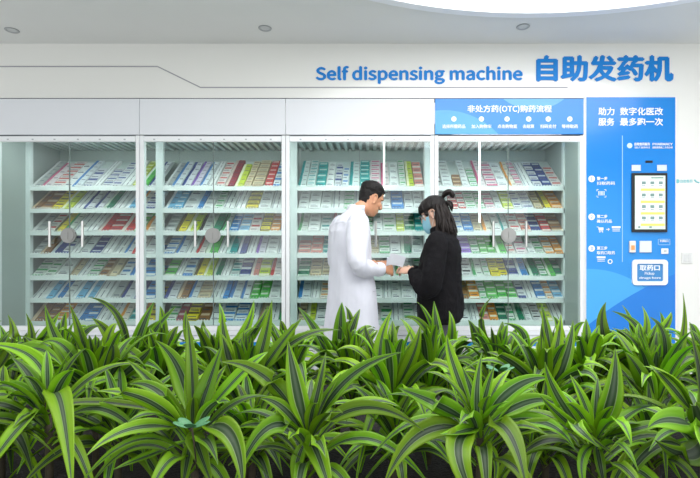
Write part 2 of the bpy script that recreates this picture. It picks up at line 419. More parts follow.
# ------------------------------------------------------------------ kiosk
t = kio = thing('dispensing_kiosk', 'tall blue self-service medicine kiosk with touch screen and pickup hatch', 'kiosk', (KXC, 0, 0))
kx = lambda p: PX(p)-KXC
MB().box(kx(585.4), kx(674.6), -.014, .80, .02, PZ(97.6)).build('body', graph_blue('kiosk_blue', 'kiosk'), t, bevel=.004)
MB().box(kx(584.6), kx(585.4), -.016, .02, .02, PZ(97.6)).box(kx(674.6), kx(675.6), -.010, .02, .02, PZ(97.6)).build('edge_trim', M_frame, t)
YK = -.0145
def kt(body, a, b_, y0, y1, bold=.02, m=M_white, par=None):
    return text_mesh('lettering', body, kx(a), kx(b_), PZ(y1), PZ(y0), YK, .0015, m, par or t, bold)
kt('助力', 597.5, 613.5, 108, 115.8, .03); kt('数字化医改', 619, 662, 108, 115.8, .03)
kt('服务', 597.5, 613.5, 118.4, 126.2, .03); kt('最多跑一次', 619, 662, 118.4, 126.2, .03)
MB().box(kx(621.2), kx(621.8), YK-.001, YK+.001, PZ(262), PZ(136)).build('divider_line', mat('pale_line', (.35, .6, .85), .4), t)
MB().disc((kx(628.8), PZ(146)), .022, YK-.001, YK+.001, 24).build('emblem', mat('emblem_white', (.55, .75, .92), .4), t)
kt('自助售药服务', 633.5, 649, 143, 146, .03); kt('SELF SERVICE', 633.5, 649, 147, 148.8, .02)
kt('PHARMACY', 651.5, 671.5, 143.3, 145.8, .03); kt('自助发药机二十四小时', 651.5, 671.5, 146.8, 149, .02)
MB().box(kx(644.5), kx(651.5), YK-.004, YK, PZ(163.2), PZ(161)).build('camera_slot', M_black, t, bevel=.001)
for a, b_ in ((630.5, 639.5), (656, 665.5)):
    s = MB().box(kx(a), kx(b_), YK-.006, YK, PZ(171.3), PZ(165.3)).build('speaker_panel', mat('panel_pale', (.62, .70, .75), .4), t, bevel=.002)
# screen
sx0, sx1, sz0, sz1 = kx(630.3), kx(665.3), PZ(232.3), PZ(173.5)
sc = MB().box(sx0, sx1, YK-.018, YK, sz0, sz1).build('screen_bezel', M_black, t, bevel=.004)
yS = YK-.0185
a0, a1, b0, b1 = kx(632.8), kx(663), PZ(229.5), PZ(176.3)
ss = MB().box(a0, a1, yS-.001, yS, b0, b1).build('screen', mat('screen_face', (.62, .76, .66), .2, emit=.15), sc)
m_ico = mat('screen_icon', (.18, .28, .26), .3, emit=.2); m_bar = mat('screen_bar', (.85, .68, .15), .3, emit=.15); m_ico2 = mat('screen_card', (.9, .93, .95), .3, emit=.3)
for r, py in enumerate((184.5, 196.5, 208.0, 219.3)):
    for cpx in (641.5, 650, 658.3):
        ic = MB().box(kx(cpx-2.6), kx(cpx+2.6), yS-.0018, yS-.001, PZ(py+3.2), PZ(py-3.2)).build('screen_card', m_ico2, ss)
        MB().box(kx(cpx-2.1), kx(cpx+2.1), yS-.0026, yS-.0018, PZ(py+.6), PZ(py-2.6)).box(kx(cpx-1.9), kx(cpx+1.9), yS-.0026, yS-.0018, PZ(py+2.3), PZ(py+1.4)).build('screen_icon', m_ico, ss)
    if r < 4:
        MB().box(kx(638.5), kx(662.3), yS-.0018, yS-.001, PZ(py+6.9), PZ(py+4.6)).build('screen_bar', m_bar, ss)
MB().box(kx(649), kx(661), yS-.0018, yS-.001, PZ(179), PZ(177.8)).box(kx(636), kx(638), yS-.0018, yS-.001, PZ(228.3), PZ(226.5)).box(kx(647), kx(649.5), yS-.0018, yS-.001, PZ(228.3), PZ(226.5)).build('screen_mark', m_ico, ss)
# scanner, reader, coin slots
MB().box(kx(627.8), kx(633.8), YK-.02, YK, PZ(252.5), PZ(241)).build('receipt_slot', mat('warm_white', (.80, .72, .66), .4), t, bevel=.004)
MB().box(kx(629), kx(632.5), YK-.022, YK-.019, PZ(250), PZ(245.5)).build('orange_sticker', mat('sticker_orange', (.85, .35, .12), .4), t)
MB().box(kx(638.2), kx(650), YK-.012, YK, PZ(252.5), PZ(241)).build('card_reader', mat('reader_grey', (.70, .75, .78), .35), t, bevel=.003)
b = MB()
for (p, q, r_, s_) in ((657, 669, 239, 239.5), (657, 669, 244.6, 245.1)): b.box(kx(p), kx(q), YK-.002, YK, PZ(s_), PZ(r_))
for p in (657, 668.5): b.box(kx(p), kx(p+.5), YK-.002, YK, PZ(245.1), PZ(239))
b.build('slot_outline', mat('pale_line2', (.3, .55, .85), .4), t)
kt('扫码口', 658.8, 667.2, 239.9, 242.2, .03)
MB().box(kx(659.8), kx(667), YK-.010, YK, PZ(254), PZ(248.5)).build('scanner', M_white, t, bevel=.006)
MB().box(kx(662), kx(664.8), YK-.012, YK-.009, PZ(252.3), PZ(250.2)).build('scanner_window', mat('scan_grey', (.5, .55, .58), .3), t)
# pickup hatch
def rrect(x0, x1, z0, z1, r, n=6):
    pts = []
    for cx, cz, a in ((x1-r, z1-r, 0), (x0+r, z1-r, 90), (x0+r, z0+r, 180), (x1-r, z0+r, 270)):
        for k in range(n+1):
            q = math.radians(a+90*k/n); pts.append((cx+r*math.cos(q), cz+r*math.sin(q)))
    return pts
def ringplate(name, outer, inner, y0, y1, m, par, bev=0):
    n = len(outer); vs = [(x, y, z) for (pts, y) in ((outer, y0), (inner, y0), (inner, y1), (outer, y1)) for x, z in pts]
    fs = [(i*n+j, i*n+(j+1) % n, ((i+1) % 4)*n+(j+1) % n, ((i+1) % 4)*n+j) for i in range(4) for j in range(n)]
    return MB().add(vs, fs).build(name, m, par, fixn=True)
hx0, hx1, hz0, hz1 = kx(630.8), kx(666), PZ(285), PZ(259.6)
hf = ringplate('hatch_frame', rrect(hx0, hx1, hz0, hz1, .03), rrect(hx0+.038, hx1-.038, hz0+.032, hz1-.034, .012), YK-.014, YK+.002, M_white, t)
hp = MB().box(hx0+.036, hx1-.036, YK-.004, YK, hz0+.030, hz1-.032).build('pickup_flap', mat('flap_blue', (.05, .24, .55), .3), t)
text_mesh('lettering', '取药口', kx(638.5), kx(658.5), PZ(270.6), PZ(264.8), YK-.004, .0015, M_white, hp, .035)
text_mesh('lettering', 'Pickup', kx(643.5), kx(653), PZ(275.4), PZ(271.8), YK-.004, .0015, M_white, hp, .02)
text_mesh('lettering', 'drugs here', kx(638), kx(659.5), PZ(279.4), PZ(276.6), YK-.004, .0015, M_white, hp, .03)
# three steps at the left of the kiosk
for n, (py, a, b_, c1, c2) in enumerate(((179.2, '第一步', '扫取药码', 607, 614), (217, '第二步', '确认药品', 607, 611), (248.5, '第三步', '取药口取药', 607, 614))):
    q = MB().disc((kx(590.8), PZ(py)), .027, YK-.003, YK, 26).build('number_badge', M_white, t)
    text_mesh('number', str(n+1), kx(590.8)-.007, kx(590.8)+.007, PZ(py)-.014, PZ(py)+.014, YK-.003, .001, M_blue, q, .03)
    kt(a, 596, 606.5, py-2.2, py+1.4, .035); kt(b_, 596, c2, py+2.6, py+6, .02)
def cornerbox(px, py, w_, h_):
    b = MB(); l = 1.6; th = .45
    for sx in (-1, 1):
        for sz in (-1, 1):
            x, z = px+sx*w_/2, py+sz*h_/2
            b.box(kx(min(x, x-sx*l)), kx(max(x, x-sx*l)), YK-.002, YK, PZ(z+th/2), PZ(z-th/2))
            b.box(kx(x-th/2), kx(x+th/2), YK-.002, YK, PZ(max(z, z-sz*l)), PZ(min(z, z-sz*l)))
    return b
b = cornerbox(600.6, 193.6, 9, 7.5)
for q in range(5): b.box(kx(597.6+q*1.35), kx(598.2+q*1.35), YK-.002, YK, PZ(195.6), PZ(191.4))
b.build('scan_symbol', M_white, t)
# trolley and card symbols
b = MB().tube([(kx(596), YK-.001, PZ(227)), (kx(597.3), YK-.001, PZ(227)), (kx(598.6), YK-.001, PZ(231)), (kx(602), YK-.001, PZ(231))], .003, 6)
b.box(kx(597.8), kx(602.5), YK-.002, YK, PZ(230.2), PZ(227.6)).disc((kx(599), PZ(232)), .005, YK-.002, YK, 10).disc((kx(601.6), PZ(232)), .005, YK-.002, YK, 10)
b.build('trolley_symbol', M_white, t)
MB().box(kx(605.5), kx(608.3), YK-.002, YK, PZ(229.8), PZ(229.2)).tube([(kx(607.2), YK-.001, PZ(228.3)), (kx(608.6), YK-.001, PZ(229.5)), (kx(607.2), YK-.001, PZ(230.7))], .003, 6).build('arrow_symbol', M_white, t)
for (a, py) in ((611, 229), (596, 259)):
    MB().box(kx(a), kx(a+8.6), YK-.002, YK, PZ(py-.8), PZ(py-2.6)).box(kx(a+.6), kx(a+8), YK-.002, YK, PZ(py+.6), PZ(py)).box(kx(a+.6), kx(a+8), YK-.002, YK, PZ(py+2.4), PZ(py+1.8)).build('card_symbol', M_white, t)
ringplate('hand_symbol', [(kx(609.2)+.020*math.cos(2*math.pi*k/20), PZ(261.5)+.020*math.sin(2*math.pi*k/20)) for k in range(20)], [(kx(609.2)+.013*math.cos(2*math.pi*k/20), PZ(261.5)+.013*math.sin(2*math.pi*k/20)) for k in range(20)], YK-.002, YK, M_white, t)

# ------------------------------------------------------------------ medicine boxes
PAL = {  # name: (colour word, main, accent)
 'w': ('plain white', (.80, .82, .82), (.35, .40, .45)), 'wb': ('white and blue', (.70, .75, .78), (.05, .22, .55)),
 'wn': ('white and navy', (.68, .70, .74), (.03, .06, .25)), 'wg': ('white and green', (.70, .76, .70), (.07, .38, .14)),
 'wt': ('white and teal', (.66, .75, .74), (.02, .32, .33)), 'wp': ('white and pink', (.74, .66, .68), (.60, .12, .25)),
 'wo': ('white and orange', (.75, .70, .62), (.80, .32, .05)), 'wr': ('white and red', (.74, .68, .66), (.55, .04, .04)),
 'wv': ('white and violet', (.68, .64, .74), (.22, .10, .45)), 'wk': ('white and black', (.66, .67, .67), (.04, .04, .05)),
 'y': ('yellow', (.80, .66, .04), (.15, .12, .05)), 'ly': ('lime yellow', (.55, .66, .06), (.85, .85, .6)),
 'g': ('bright green', (.10, .50, .09), (.75, .82, .7)), 'dg': ('dark green', (.02, .22, .12), (.6, .7, .6)),
 'b': ('mid blue', (.04, .25, .62), (.7, .76, .8)), 'lb': ('light blue', (.18, .48, .74), (.8, .85, .88)),
 'n': ('navy blue', (.03, .06, .26), (.6, .65, .7)), 't': ('teal', (.02, .36, .36), (.6, .75, .72)),
 'r': ('red', (.60, .05, .05), (.8, .7, .65)), 'p': ('salmon pink', (.72, .28, .24), (.85, .75, .7)),
 'm': ('maroon', (.30, .05, .07), (.6, .5, .45)), 'o': ('orange', (.78, .32, .05), (.85, .8, .7)),
 'br': ('brown', (.30, .15, .06), (.65, .5, .35)), 'be': ('beige', (.66, .56, .38), (.4, .3, .2)),
 'gy': ('grey', (.42, .45, .45), (.7, .72, .72)), 'pu': ('purple', (.30, .14, .62), (.7, .6, .85))}
LAY = [
 ['gy wp wr w wb wn w wn wn w ly g wn', 'br br y ly w wn wn dg w lb wo wn', 'gy wr y wg w w r r r g wo', 'gy br n wn w w n w w wb wr w', 'wg wg w be w wg br be wb wb b', 'w lb b w lb lb w gy wn n b', 'br br o w b b w w wo t o y'],
 ['gy wb wn wv wb w wr m ly be be r wb wb', 'lb lb w b w wg w w y w w dg', 'gy y ly wk dg wg b lb wr y o n', 'wb wb w wr g w t n w wv w w', 'g w wb y ly dg w wt n p ly wr wp', 'wn br wb be w b wb wb g g w wr', 'wg m y br w wb wb w be w wg'],
 ['wt wt t w wn wb wt t wp wp w wg ly p', 'w w w w wg w w w w b w w', 'wg w wt wr w wg wg w wg ly dg t', 'p p t t w wg w be wg w dg w', 'dg be be ly w g w dg w wg w wg', 'wb w wo b lb w w w w w w w', 'be ly w wg w w r wp wg w wg w'],
 ['wk w br w wg wp wp w wo wp w wn n wr', 'wg w r wr wg wg wp w ly wn wn be y o', 'wb w wb b be wo w wt wr p n r br', 'wt t lb pu wg g g g wr wp w wg wo o', 'wr w w wk wg wg y y n b dg wg g dg', 'lb g g br o wg g g g wn w b wo lb', 'n w wg w w p o dg wg dg w wk ly w']]
def box_mesh(code, wd, ln, th, style):
    _, main, acc = PAL[code]
    mm = mat('carton_'+code, main, .42, var=.04, vscale=30); ma = mat('carton_print_'+code, acc, .42)
    mt_ = mat('carton_text', (.10, .12, .16), .5)
    b = MB().box(-wd/2, wd/2, 0, ln, 0, th, 0)
    e = .0004
    if code[0] == 'w' and len(code) == 1:
        if style == 1: b.box(-wd*.42, -wd*.30, 0, ln, th-e, th+e, 1).box(wd*.05, wd*.12, ln*.1, ln*.9, th-e, th+e, 2)
        else: b.box(-wd*.36, wd*.30, ln*.30, ln*.42, th-e, th+e, 2).box(-wd*.36, wd*.1, ln*.55, ln*.63, th-e, th+e, 1).box(-wd*.3, wd*.3, -e, e, th*.35, th*.6, 2)
    elif style == 0:
        b.box(-wd/2, wd/2, ln*.0, ln*.30, th-e, th+e, 1).box(-wd*.38, wd*.34, ln*.52, ln*.64, th-e, th+e, 2).box(-wd/2, wd/2, -e, e, 0, th*.45, 1)
    elif style == 1:
        b.box(-wd/2, -wd*.18, 0, ln, th-e, th+e, 1).box(-wd*.05, wd*.38, ln*.35, ln*.46, th-e, th+e, 2).box(-wd/2, -wd*.18, -e, e, 0, th, 1)
    else:
        b.box(-wd*.40, wd*.40, ln*.62, ln*.86, th-e, th+e, 1).box(-wd*.40, wd*.2, ln*.22, ln*.32, th-e, th+e, 2).box(-wd*.3, wd*.3, -e, e, th*.3, th*.7, 1)
    return b, [mm, ma, mt_]
ORD = ['leftmost', 'second from left', 'third from left', 'fourth from left', 'fifth from left', 'sixth from left', 'seventh from left', 'eighth from left']
ORDR = ['rightmost', 'second from right', 'third from right', 'fourth from right', 'fifth from right', 'sixth from right', 'seventh from right', 'eighth from right']
SHN = ['top shelf', 'second shelf', 'third shelf', 'fourth shelf', 'fifth shelf', 'sixth shelf', 'bottom shelf']
CBN = ['leftmost cabinet', 'second cabinet', 'third cabinet', 'cabinet beside kiosk']
stuff = MB(); stuff_m = []; protos = {}
rb = random.Random(11)
def hidden(px, k):   # behind the two people, as seen in the photograph
    py = 188+k*22.3
    if 333 < px < 381 and k >= 1: return True
    if 415 < px < 458 and k >= 1: return True
    return False
GR = 'medicine boxes on the sloping shelves'
for ci in range(4):
    sl, sr = POSTX[ci][1]+.004, POSTX[ci+1][0]-.004
    if ci == 3: sr = CABX[4]-.028
    for k in range(7):
        codes = LAY[ci][k].split(); n = len(codes)
        wts = [rb.uniform(.75, 1.25) for _ in codes]; sw = sum(wts); x = sl
        for j, c in enumerate(codes):
            cw = (sr-sl)*wts[j]/sw; wd = cw-.010; xc = x+cw/2; x += cw
            ln = rb.choice((.072, .085, .098, .12)); th = rb.uniform(.016, .030); style = rb.choice((0, 1, 1, 1, 2) if ci < 2 else (0, 0, 1, 2))
            b, ms = box_mesh(c, wd, ln, th, style)
            me = b.mesh('medicine_box', ms)
            base = Vector((xc, .364, SHZ[k]-.004))
            M = Matrix.Translation(base) @ Matrix.Rotation(TILT, 4, 'X')
            px = 370+xc/ZD*F
            o = None; s = .001; r = 0
            while s+ln < .555:
                jit = rb.uniform(-.002, .002)
                Mr = M @ Matrix.Translation((jit, s, 0)) @ Matrix.Rotation(rb.uniform(-.02, .02), 4, 'Z')
                if r == 0 and not hidden(px, k):
                    o = bpy.data.objects.new('medicine_box', me); COL.objects.link(o); o.matrix_world = Mr
                    pos = ORD[j] if j < (n+1)//2 else ORDR[n-1-j]
                    tag(o, f"{PAL[c][0]} medicine box in front, {pos} on {SHN[k]}, {CBN[ci]}", 'medicine box', GR)
                else:
                    idx = []
                    for m_ in ms:
                        if m_ not in stuff_m: stuff_m.append(m_)
                        idx.append(stuff_m.index(m_))
                    base_i = len(stuff.v); stuff.v += [tuple(Mr@Vector(v)) for v in b.v]
                    for f, mi in zip(b.f, b.mi): stuff.f.append([base_i+q for q in f]); stuff.mi.append(idx[mi])
                s += ln+rb.uniform(.001, .004); r += 1
                if rb.random() < .07 and r > 2: break
so = stuff.build('medicine_boxes', stuff_m)
tag(so, 'many medicine boxes lined up behind the front ones on all shelves', 'medicine boxes', kind='stuff')

# ------------------------------------------------------------------ people
def remeshed(mb, name, m, parent, voxel=.005, smooth=3, disp=None, extra_mats=(), matfn=None):
    o = mb.build('tmp', m, None, fixn=False)
    md = o.modifiers.new('r', 'REMESH'); md.mode = 'VOXEL'; md.voxel_size = voxel; md.use_smooth_shade = True
    if smooth:
        s = o.modifiers.new('s', 'SMOOTH'); s.iterations = smooth; s.factor = .5
    dg = bpy.context.evaluated_depsgraph_get(); dg.update()
    me = bpy.data.meshes.new_from_object(o.evaluated_get(dg)); bpy.data.objects.remove(o)
    if disp:
        ns = [v.normal.copy() for v in me.vertices]
        for v, n in zip(me.vertices, ns): v.co += n*disp(v.co)
    me.materials.clear()
    for q in (m, *extra_mats): me.materials.append(q)
    if matfn:
        for p in me.polygons: p.material_index = matfn(p.center)
    else:
        for p in me.polygons: p.material_index = 0
    me.polygons.foreach_set('use_smooth', [True]*len(me.polygons))
    me.name = name; ob = bpy.data.objects.new(name, me); COL.objects.link(ob); ob.parent = parent
    return ob
def loft(b, rings, n=24, p=2.0, M=None):
    """rings of (centre x, centre y, z, front radius, back radius, half width): a vertical body of elliptical sections"""
    vs = []
    for (cx, cy, z, rf, rk, hw) in rings:
        for j in range(n):
            q = 2*math.pi*j/n; c, s = math.cos(q), math.sin(q)
            c = math.copysign(abs(c)**(2/p), c); s = math.copysign(abs(s)**(2/p), s)
            vs.append(Vector((cx+(rf if c > 0 else rk)*c, cy+hw*s, z)))
    k = len(rings)
    if M: vs = [M@v for v in vs]
    fs = [(i*n+j, i*n+(j+1) % n, (i+1)*n+(j+1) % n, (i+1)*n+j) for i in range(k-1) for j in range(n)]
    fs += [tuple(range(n-1, -1, -1)), tuple((k-1)*n+j for j in range(n))]
    return b.add(vs, fs)
def lerp(a, b, t): return a+(b-a)*t
def interp(tab, z):
    if z <= tab[0][0]: return tab[0][1:]
    for a, b in zip(tab, tab[1:]):
        if z <= b[0]:
            t = (z-a[0])/(b[0]-a[0]); t = t*t*(3-2*t)*.4+t*.6
            return tuple(lerp(p, q, t) for p, q in zip(a[1:], b[1:]))
    return tab[-1][1:]
# head profile: z, front x, back x, half width
HEAD = [(-.118, .062, -.010, .022), (-.108, .078, -.030, .036), (-.085, .083, -.050, .052), (-.060, .084, -.066, .060), (-.030, .084, -.082, .066),
        (0.0, .086, -.092, .071), (.025, .090, -.098, .075), (.055, .086, -.100, .077), (.085, .070, -.092, .072), (.105, .046, -.072, .056), (.118, .018, -.045, .034), (.1235, -.004, -.022, .012)]
def head_pt(th, z, off=0):
    f, bk, hw = interp(HEAD, z); cx = (f+bk)/2; rx = (f-bk)/2
    n = Vector((math.cos(th)/rx, math.sin(th)/hw, 0)).normalized()
    nz = max(-1, min(1, (z/.13)**3)); n = (n*(1-abs(nz)*.7)+Vector((0, 0, nz))).normalized()
    return Vector((cx+rx*math.cos(th), hw*math.sin(th), z))+n*off
def add_head(b, M):
    zs = [-.118+i*.2415/22 for i in range(23)]; n = 28; vs = []
    for z in zs: vs += [head_pt(2*math.pi*j/n, z) for j in range(n)]
    fs = [(i*n+j, i*n+(j+1) % n, (i+1)*n+(j+1) % n, (i+1)*n+j) for i in range(22) for j in range(n)]
    fs += [tuple(range(n-1, -1, -1)), tuple(22*n+j for j in range(n))]
    b.add([M@v for v in vs], fs)
    # nose, lips, brow ridge, chin, ears
    b.tube([M@Vector(p) for p in ((.080, 0, .018), (.092, 0, -.005), (.104, 0, -.030), (.090, 0, -.040))], [.008, .010, .0135, .008], 10)
    for s in (-1, 1):
        b.ball(M@Vector((.090, s*.011, -.034)), .009, 10, 8)
        b.tube([M@Vector((.078, s*.012, .026)), M@Vector((.080, s*.036, .030)), M@Vector((.064, s*.058, .022))], [.008, .0085, .006], 8)
        b.ball(M@Vector((.060, s*.040, -.022)), (.022, .018, .018), 12, 8)
        # ear: helix loop and lobe
        hx = [M@Vector((-.002+.020*math.cos(a), s*(.078+.006*math.sin(a)+(0.006 if math.cos(a) < 0 else 0)), -.004+.031*math.sin(a))) for a in [math.radians(q) for q in range(-70, 200, 30)]]
        b.tube(hx, .0055, 8); b.ball(M@Vector((.006, s*.074, -.010)), (.014, .007, .026), 12, 8); b.ball(M@Vector((.006, s*.077, -.036)), (.008, .006, .010), 10, 8)
    b.tube([M@Vector((.076, -.024, -.062)), M@Vector((.088, 0, -.058)), M@Vector((.076, .024, -.062))], [.004, .007, .004], 8)
    b.tube([M@Vector((.076, -.020, -.071)), M@Vector((.087, 0, -.072)), M@Vector((.076, .020, -.071))], [.004, .008, .004], 8)
def add_hand(b, wrist, d, up, side, grip, s=1.0):
    """hand pointing along d, back of the hand towards up, thumb towards side; grip = bend of the fingers"""
    d = Vector(d).normalized(); up = Vector(up); up = (up-d*up.dot(d)).normalized(); sd = d.cross(up)
    if sd.dot(Vector(side)) < 0: sd = -sd
    w_ = Vector(wrist)
    b.tube([w_-d*.03*s, w_+d*.01*s, w_+d*.045*s, w_+d*.085*s, w_+d*.098*s], [(.021*s, .027*s), (.017*s, .028*s), (.016*s, .038*s), (.014*s, .041*s), (.010*s, .036*s)], 12, ref=up)
    for k, (o, L) in enumerate(((.030, .072), (.010, .080), (-.010, .075), (-.029, .060))):
        p = w_+d*.085*s+sd*o*s; a = 0; pts = [p-d*.02*s, p]; rad = [.0085*s, .0088*s]
        for q, seg in enumerate((.45, .30, .25)):
            a += math.radians(grip*(.8, 1.0, .8)[q]); dr = d*math.cos(a)-up*math.sin(a)+sd*o*1.2
            p = p+dr.normalized()*L*seg*s; pts.append(p); rad.append((.0082, .0076, .0062)[q]*s)
        b.tube(pts, rad, 8)
    p = w_+d*.02*s+sd*.026*s
    t1 = p+(d*.55+sd*.65-up*.25).normalized()*.040*s; t2 = t1+(d*.85+sd*.1-up*.45).normalized()*.032*s; t3 = t2+(d*.9-sd*.15-up*.4).normalized()*.024*s
    b.tube([p-d*.01*s, p, t1, t2, t3], [.012*s, .013*s, .0105*s, .0092*s, .007*s], 8)
def curve_pts(pts, n=10):
    """Catmull-Rom through points"""
    pts = [Vector(p) for p in pts]; out = []
    q = [pts[0]*2-pts[1]]+pts+[pts[-1]*2-pts[-2]]
    for i in range(1, len(q)-2):
        for k in range(n):
            t = k/n; a, b_, c, d = q[i-1:i+3]
            out.append(.5*((2*b_)+(c-a)*t+(2*a-5*b_+4*c-d)*t*t+(3*b_-a-3*c+d)*t**3))
    out.append(pts[-1]); return out
M_skin = mat('skin', (.62, .31, .18), .5, var=.05, vscale=25, sss=.15)
M_lip = mat('lip', (.48, .18, .14), .45)
M_hair = mat('black_hair', (.008, .006, .006), .55, spec=.3, bump=.4, bscale=180)
M_coat = mat('lab_coat_cloth', (.68, .69, .77), .8, bump=.15, bscale=25, sheen=.2)
M_jacket = mat('black_fleece', (.006, .0055, .007), .9, bump=.5, bscale=120, spec=.2)
M_trou = mat('dark_trousers', (.03, .03, .04), .8)
M_jean = mat('grey_jeans', (.07, .07, .08), .8, bump=.2, bscale=150)
M_eye = mat('eye_white', (.75, .73, .70), .2); M_iris = mat('iris_dark', (.03, .015, .01), .15)
M_shoe = mat('shoe_black', (.02, .02, .02), .35)

def cloth_folds(a, f, seed, zf=1.0):
    return lambda c: a*(noise.noise(Vector((c.x*f+seed, c.y*f, c.z*f*zf)))+.5*noise.noise(Vector((c.x*f*2.3, c.y*f*2.3+seed, c.z*f*2.0*zf))))

def body_common(t, H, sh_w, wrists, elbows, grips, headM, neck0, hands, hip_w, legs_r=1.0, lean=0.0):
    b = MB(); s = H/1.75
    # legs and feet
    for sd in (-1, 1):
        hip = Vector((0, sd*.095*hip_w, .92*s)); kn = Vector((.015, sd*.10, .50*s)); an = Vector((-.02, sd*.105, .09*s))
        b.tube(curve_pts([hip, (hip+kn)/2+Vector((.01, 0, 0)), kn, (kn*2+an)/3+Vector((-.02, 0, 0)), an, an-Vector((0, 0, .05))], 4),
               [r*legs_r for r in (.088, .088, .086, .083, .078, .074, .070, .065, .060, .055, .054, .053, .053, .052, .050, .047, .044, .042, .040, .040, .040)], 14)
        b.tube([an+Vector((-.045, 0, -.05*s)), an+Vector((.03, 0, -.045*s)), an+Vector((.11, sd*.01, -.062*s)), an+Vector((.17, sd*.012, -.068*s))], [(.032, .032), (.038, .036), (.024, .042), (.014, .032)], 12, ref=(0, 0, 1))
    loft(b, [(0, 0, .86*s, .09, .10, .14*hip_w), (0, 0, .95*s, .105, .12, .165*hip_w), (0, 0, 1.08*s, .095, .095, .14*hip_w), (0, 0, 1.22*s, .11, .11, .155*sh_w), (lean*.4, 0, 1.34*s, .10, .105, .150*sh_w), (lean*.7-.005, 0, 1.40*s, .08, .085, .13*sh_w), (lean-.01, 0, 1.45*s, .055, .06, .08*sh_w), (lean-.01, 0, 1.48*s, .05, .052, .06)])
    hc = headM@Vector((-.01, 0, -.05))
    b.tube(curve_pts([(-.012+lean, 0, 1.42*s), neck0, hc], 5), [.062]*2+[.058]*3+[.054]*6, 16)
    add_head(b, headM)
    for k, sd in enumerate((-1, 1)):
        sh = Vector((-.008+lean*.4, sd*.165*sh_w, 1.385*s)); el = Vector(elbows[k]); wr = Vector(wrists[k])
        b.tube([sh-Vector((0, sd*.03, 0)), sh, lerp(sh, el, .35), lerp(sh, el, .75), el, lerp(el, wr, .3), lerp(el, wr, .7), wr],
               [r*.95 for r in (.05, .056, .050, .042, .038, .040, .033, .026)], 14)
        add_hand(b, wr, *hands[k], grips[k], s*.98 if H > 1.7 else s*.97)
    return b
def eyes(t, M, closed=.4):
    for sd in (-1, 1):
        e = MB().ball(M@Vector((.0735, sd*.031, .006)), .0125, 16, 10).build('eye', M_eye, t, smooth=True)
        MB().ball(M@Vector((.0815, sd*.031, .004)), .0065, 12, 8).build('iris', M_iris, e, smooth=True)
        MB().tube([M@Vector((.087, sd*.014, .030)), M@Vector((.085, sd*.034, .036)), M@Vector((.068, sd*.054, .030))], [.0025, .004, .002], 6).build('eyebrow', M_hair, t, smooth=True)
def hair_cap(M, thick, n=40, zs=26, z0=-.10):
    """closed cap of hair over the skull; thick(theta, z) gives its depth there"""
    b = MB(); vs_o = []; vs_i = []
    for i in range(zs+1):
        z = z0+(.1235-z0)*i/zs
        for j in range(n):
            th = 2*math.pi*j/n; h = thick(th, z)
            vs_o.append(M@head_pt(th, z, max(h, -.004))); vs_i.append(M@head_pt(th, z, -.008))
    N = len(vs_o); fs = []
    for i in range(zs):
        for j in range(n):
            q = (i*n+j, i*n+(j+1) % n, (i+1)*n+(j+1) % n, (i+1)*n+j)
            fs.append(q); fs.append(tuple(N+k for k in reversed(q)))
    for j in range(n): fs.append((j, N+j, N+(j+1) % n, (j+1) % n))
    fs.append(tuple(zs*n+j for j in range(n))); fs.append(tuple(N+zs*n+j for j in reversed(range(n))))
    return b.add(vs_o+vs_i, fs)
def smoothstep(a, b, x):
    t = max(0, min(1, (x-a)/(b-a))); return t*t*(3-2*t)

# ---- man in the white coat
mt_ = person = thing('person', 'person in a long white coat standing side-on, holding out sheets of paper', 'person', (PX(351, 3.7), -.5, 0), math.radians(24))
HM = Matrix.Translation((.158, 0, 1.604)) @ Matrix.Rotation(math.radians(23), 4, 'Y') @ Matrix.Scale(1.0, 4)
m_el = [(-.035, -.245, 1.13), (.0, .245, 1.13)]; m_wr = [(.200, -.135, 1.085), (.235, .085, 1.125)]
b = body_common(mt_, 1.75, 1.0, m_wr, m_el, (38, 30), HM, (.060, 0, 1.515),
    [((.9, .30, -.12), (0.1, -.95, .25), (.2, .2, 1)), ((.9, -.45, .02), (.2, .3, .9), (.3, -1, .2))], .9, .80, .032)
remeshed(b, 'body', M_skin, mt_, .0048, 2)
eyes(mt_, HM)
def man_hair(th, z):
    a = abs(math.atan2(math.sin(th), math.cos(th)))     # 0 = face, pi = back
    line = .066 if a < .75 else lerp(.066, .020, smoothstep(.75, 1.15, a)) if a < 1.25 else lerp(.018, -.075, smoothstep(1.75, 2.3, a))
    if 1.15 <= a <= 1.38: line = -.002
    top = smoothstep(.03, .10, z)
    return lerp(-.006, .003+.014*top+.004*noise.noise(Vector((th*3, z*40, 0))), smoothstep(line-.004, line+.010, z))
remeshed(hair_cap(HM, man_hair), 'hair', M_hair, mt_, .0035, 1, disp=cloth_folds(.0022, 110, 3))
# white coat: body, sleeves, collar in one piece
b = MB()
loft(b, [(.00, 0, .44, .195, .185, .245), (.0, 0, .60, .19, .18, .235), (.0, 0, .80, .178, .168, .220), (0, 0, .95, .162, .158, .206), (-.0, 0, 1.10, .135, .145, .185), (-.000, 0, 1.25, .135, .150, .190), (.005, 0, 1.36, .125, .150, .198), (.012, 0, 1.42, .105, .132, .190), (.022, 0, 1.465, .080, .102, .138), (.034, 0, 1.505, .066, .078, .088)], 32, 2.2)
for k, sd in enumerate((-1, 1)):
    sh = Vector((-.012, sd*.180, 1.405)); el = Vector(m_el[k]); wr = Vector(m_wr[k])
    el2 = el+Vector((-.012, sd*.006, -.012))
    b.tube(curve_pts([sh-Vector((0, sd*.05, -.02)), sh, lerp(sh, el2, .5)+Vector((-.008, sd*.012, 0)), el2, lerp(el2, wr, .5)+Vector((0, 0, -.014)), lerp(el2, wr, .93)], 5),
           [lerp(.066, .078, i/6) if i < 6 else lerp(.078, .068, (i-6)/10) if i < 16 else lerp(.068, .046, (i-16)/9) for i in range(26)], 20)
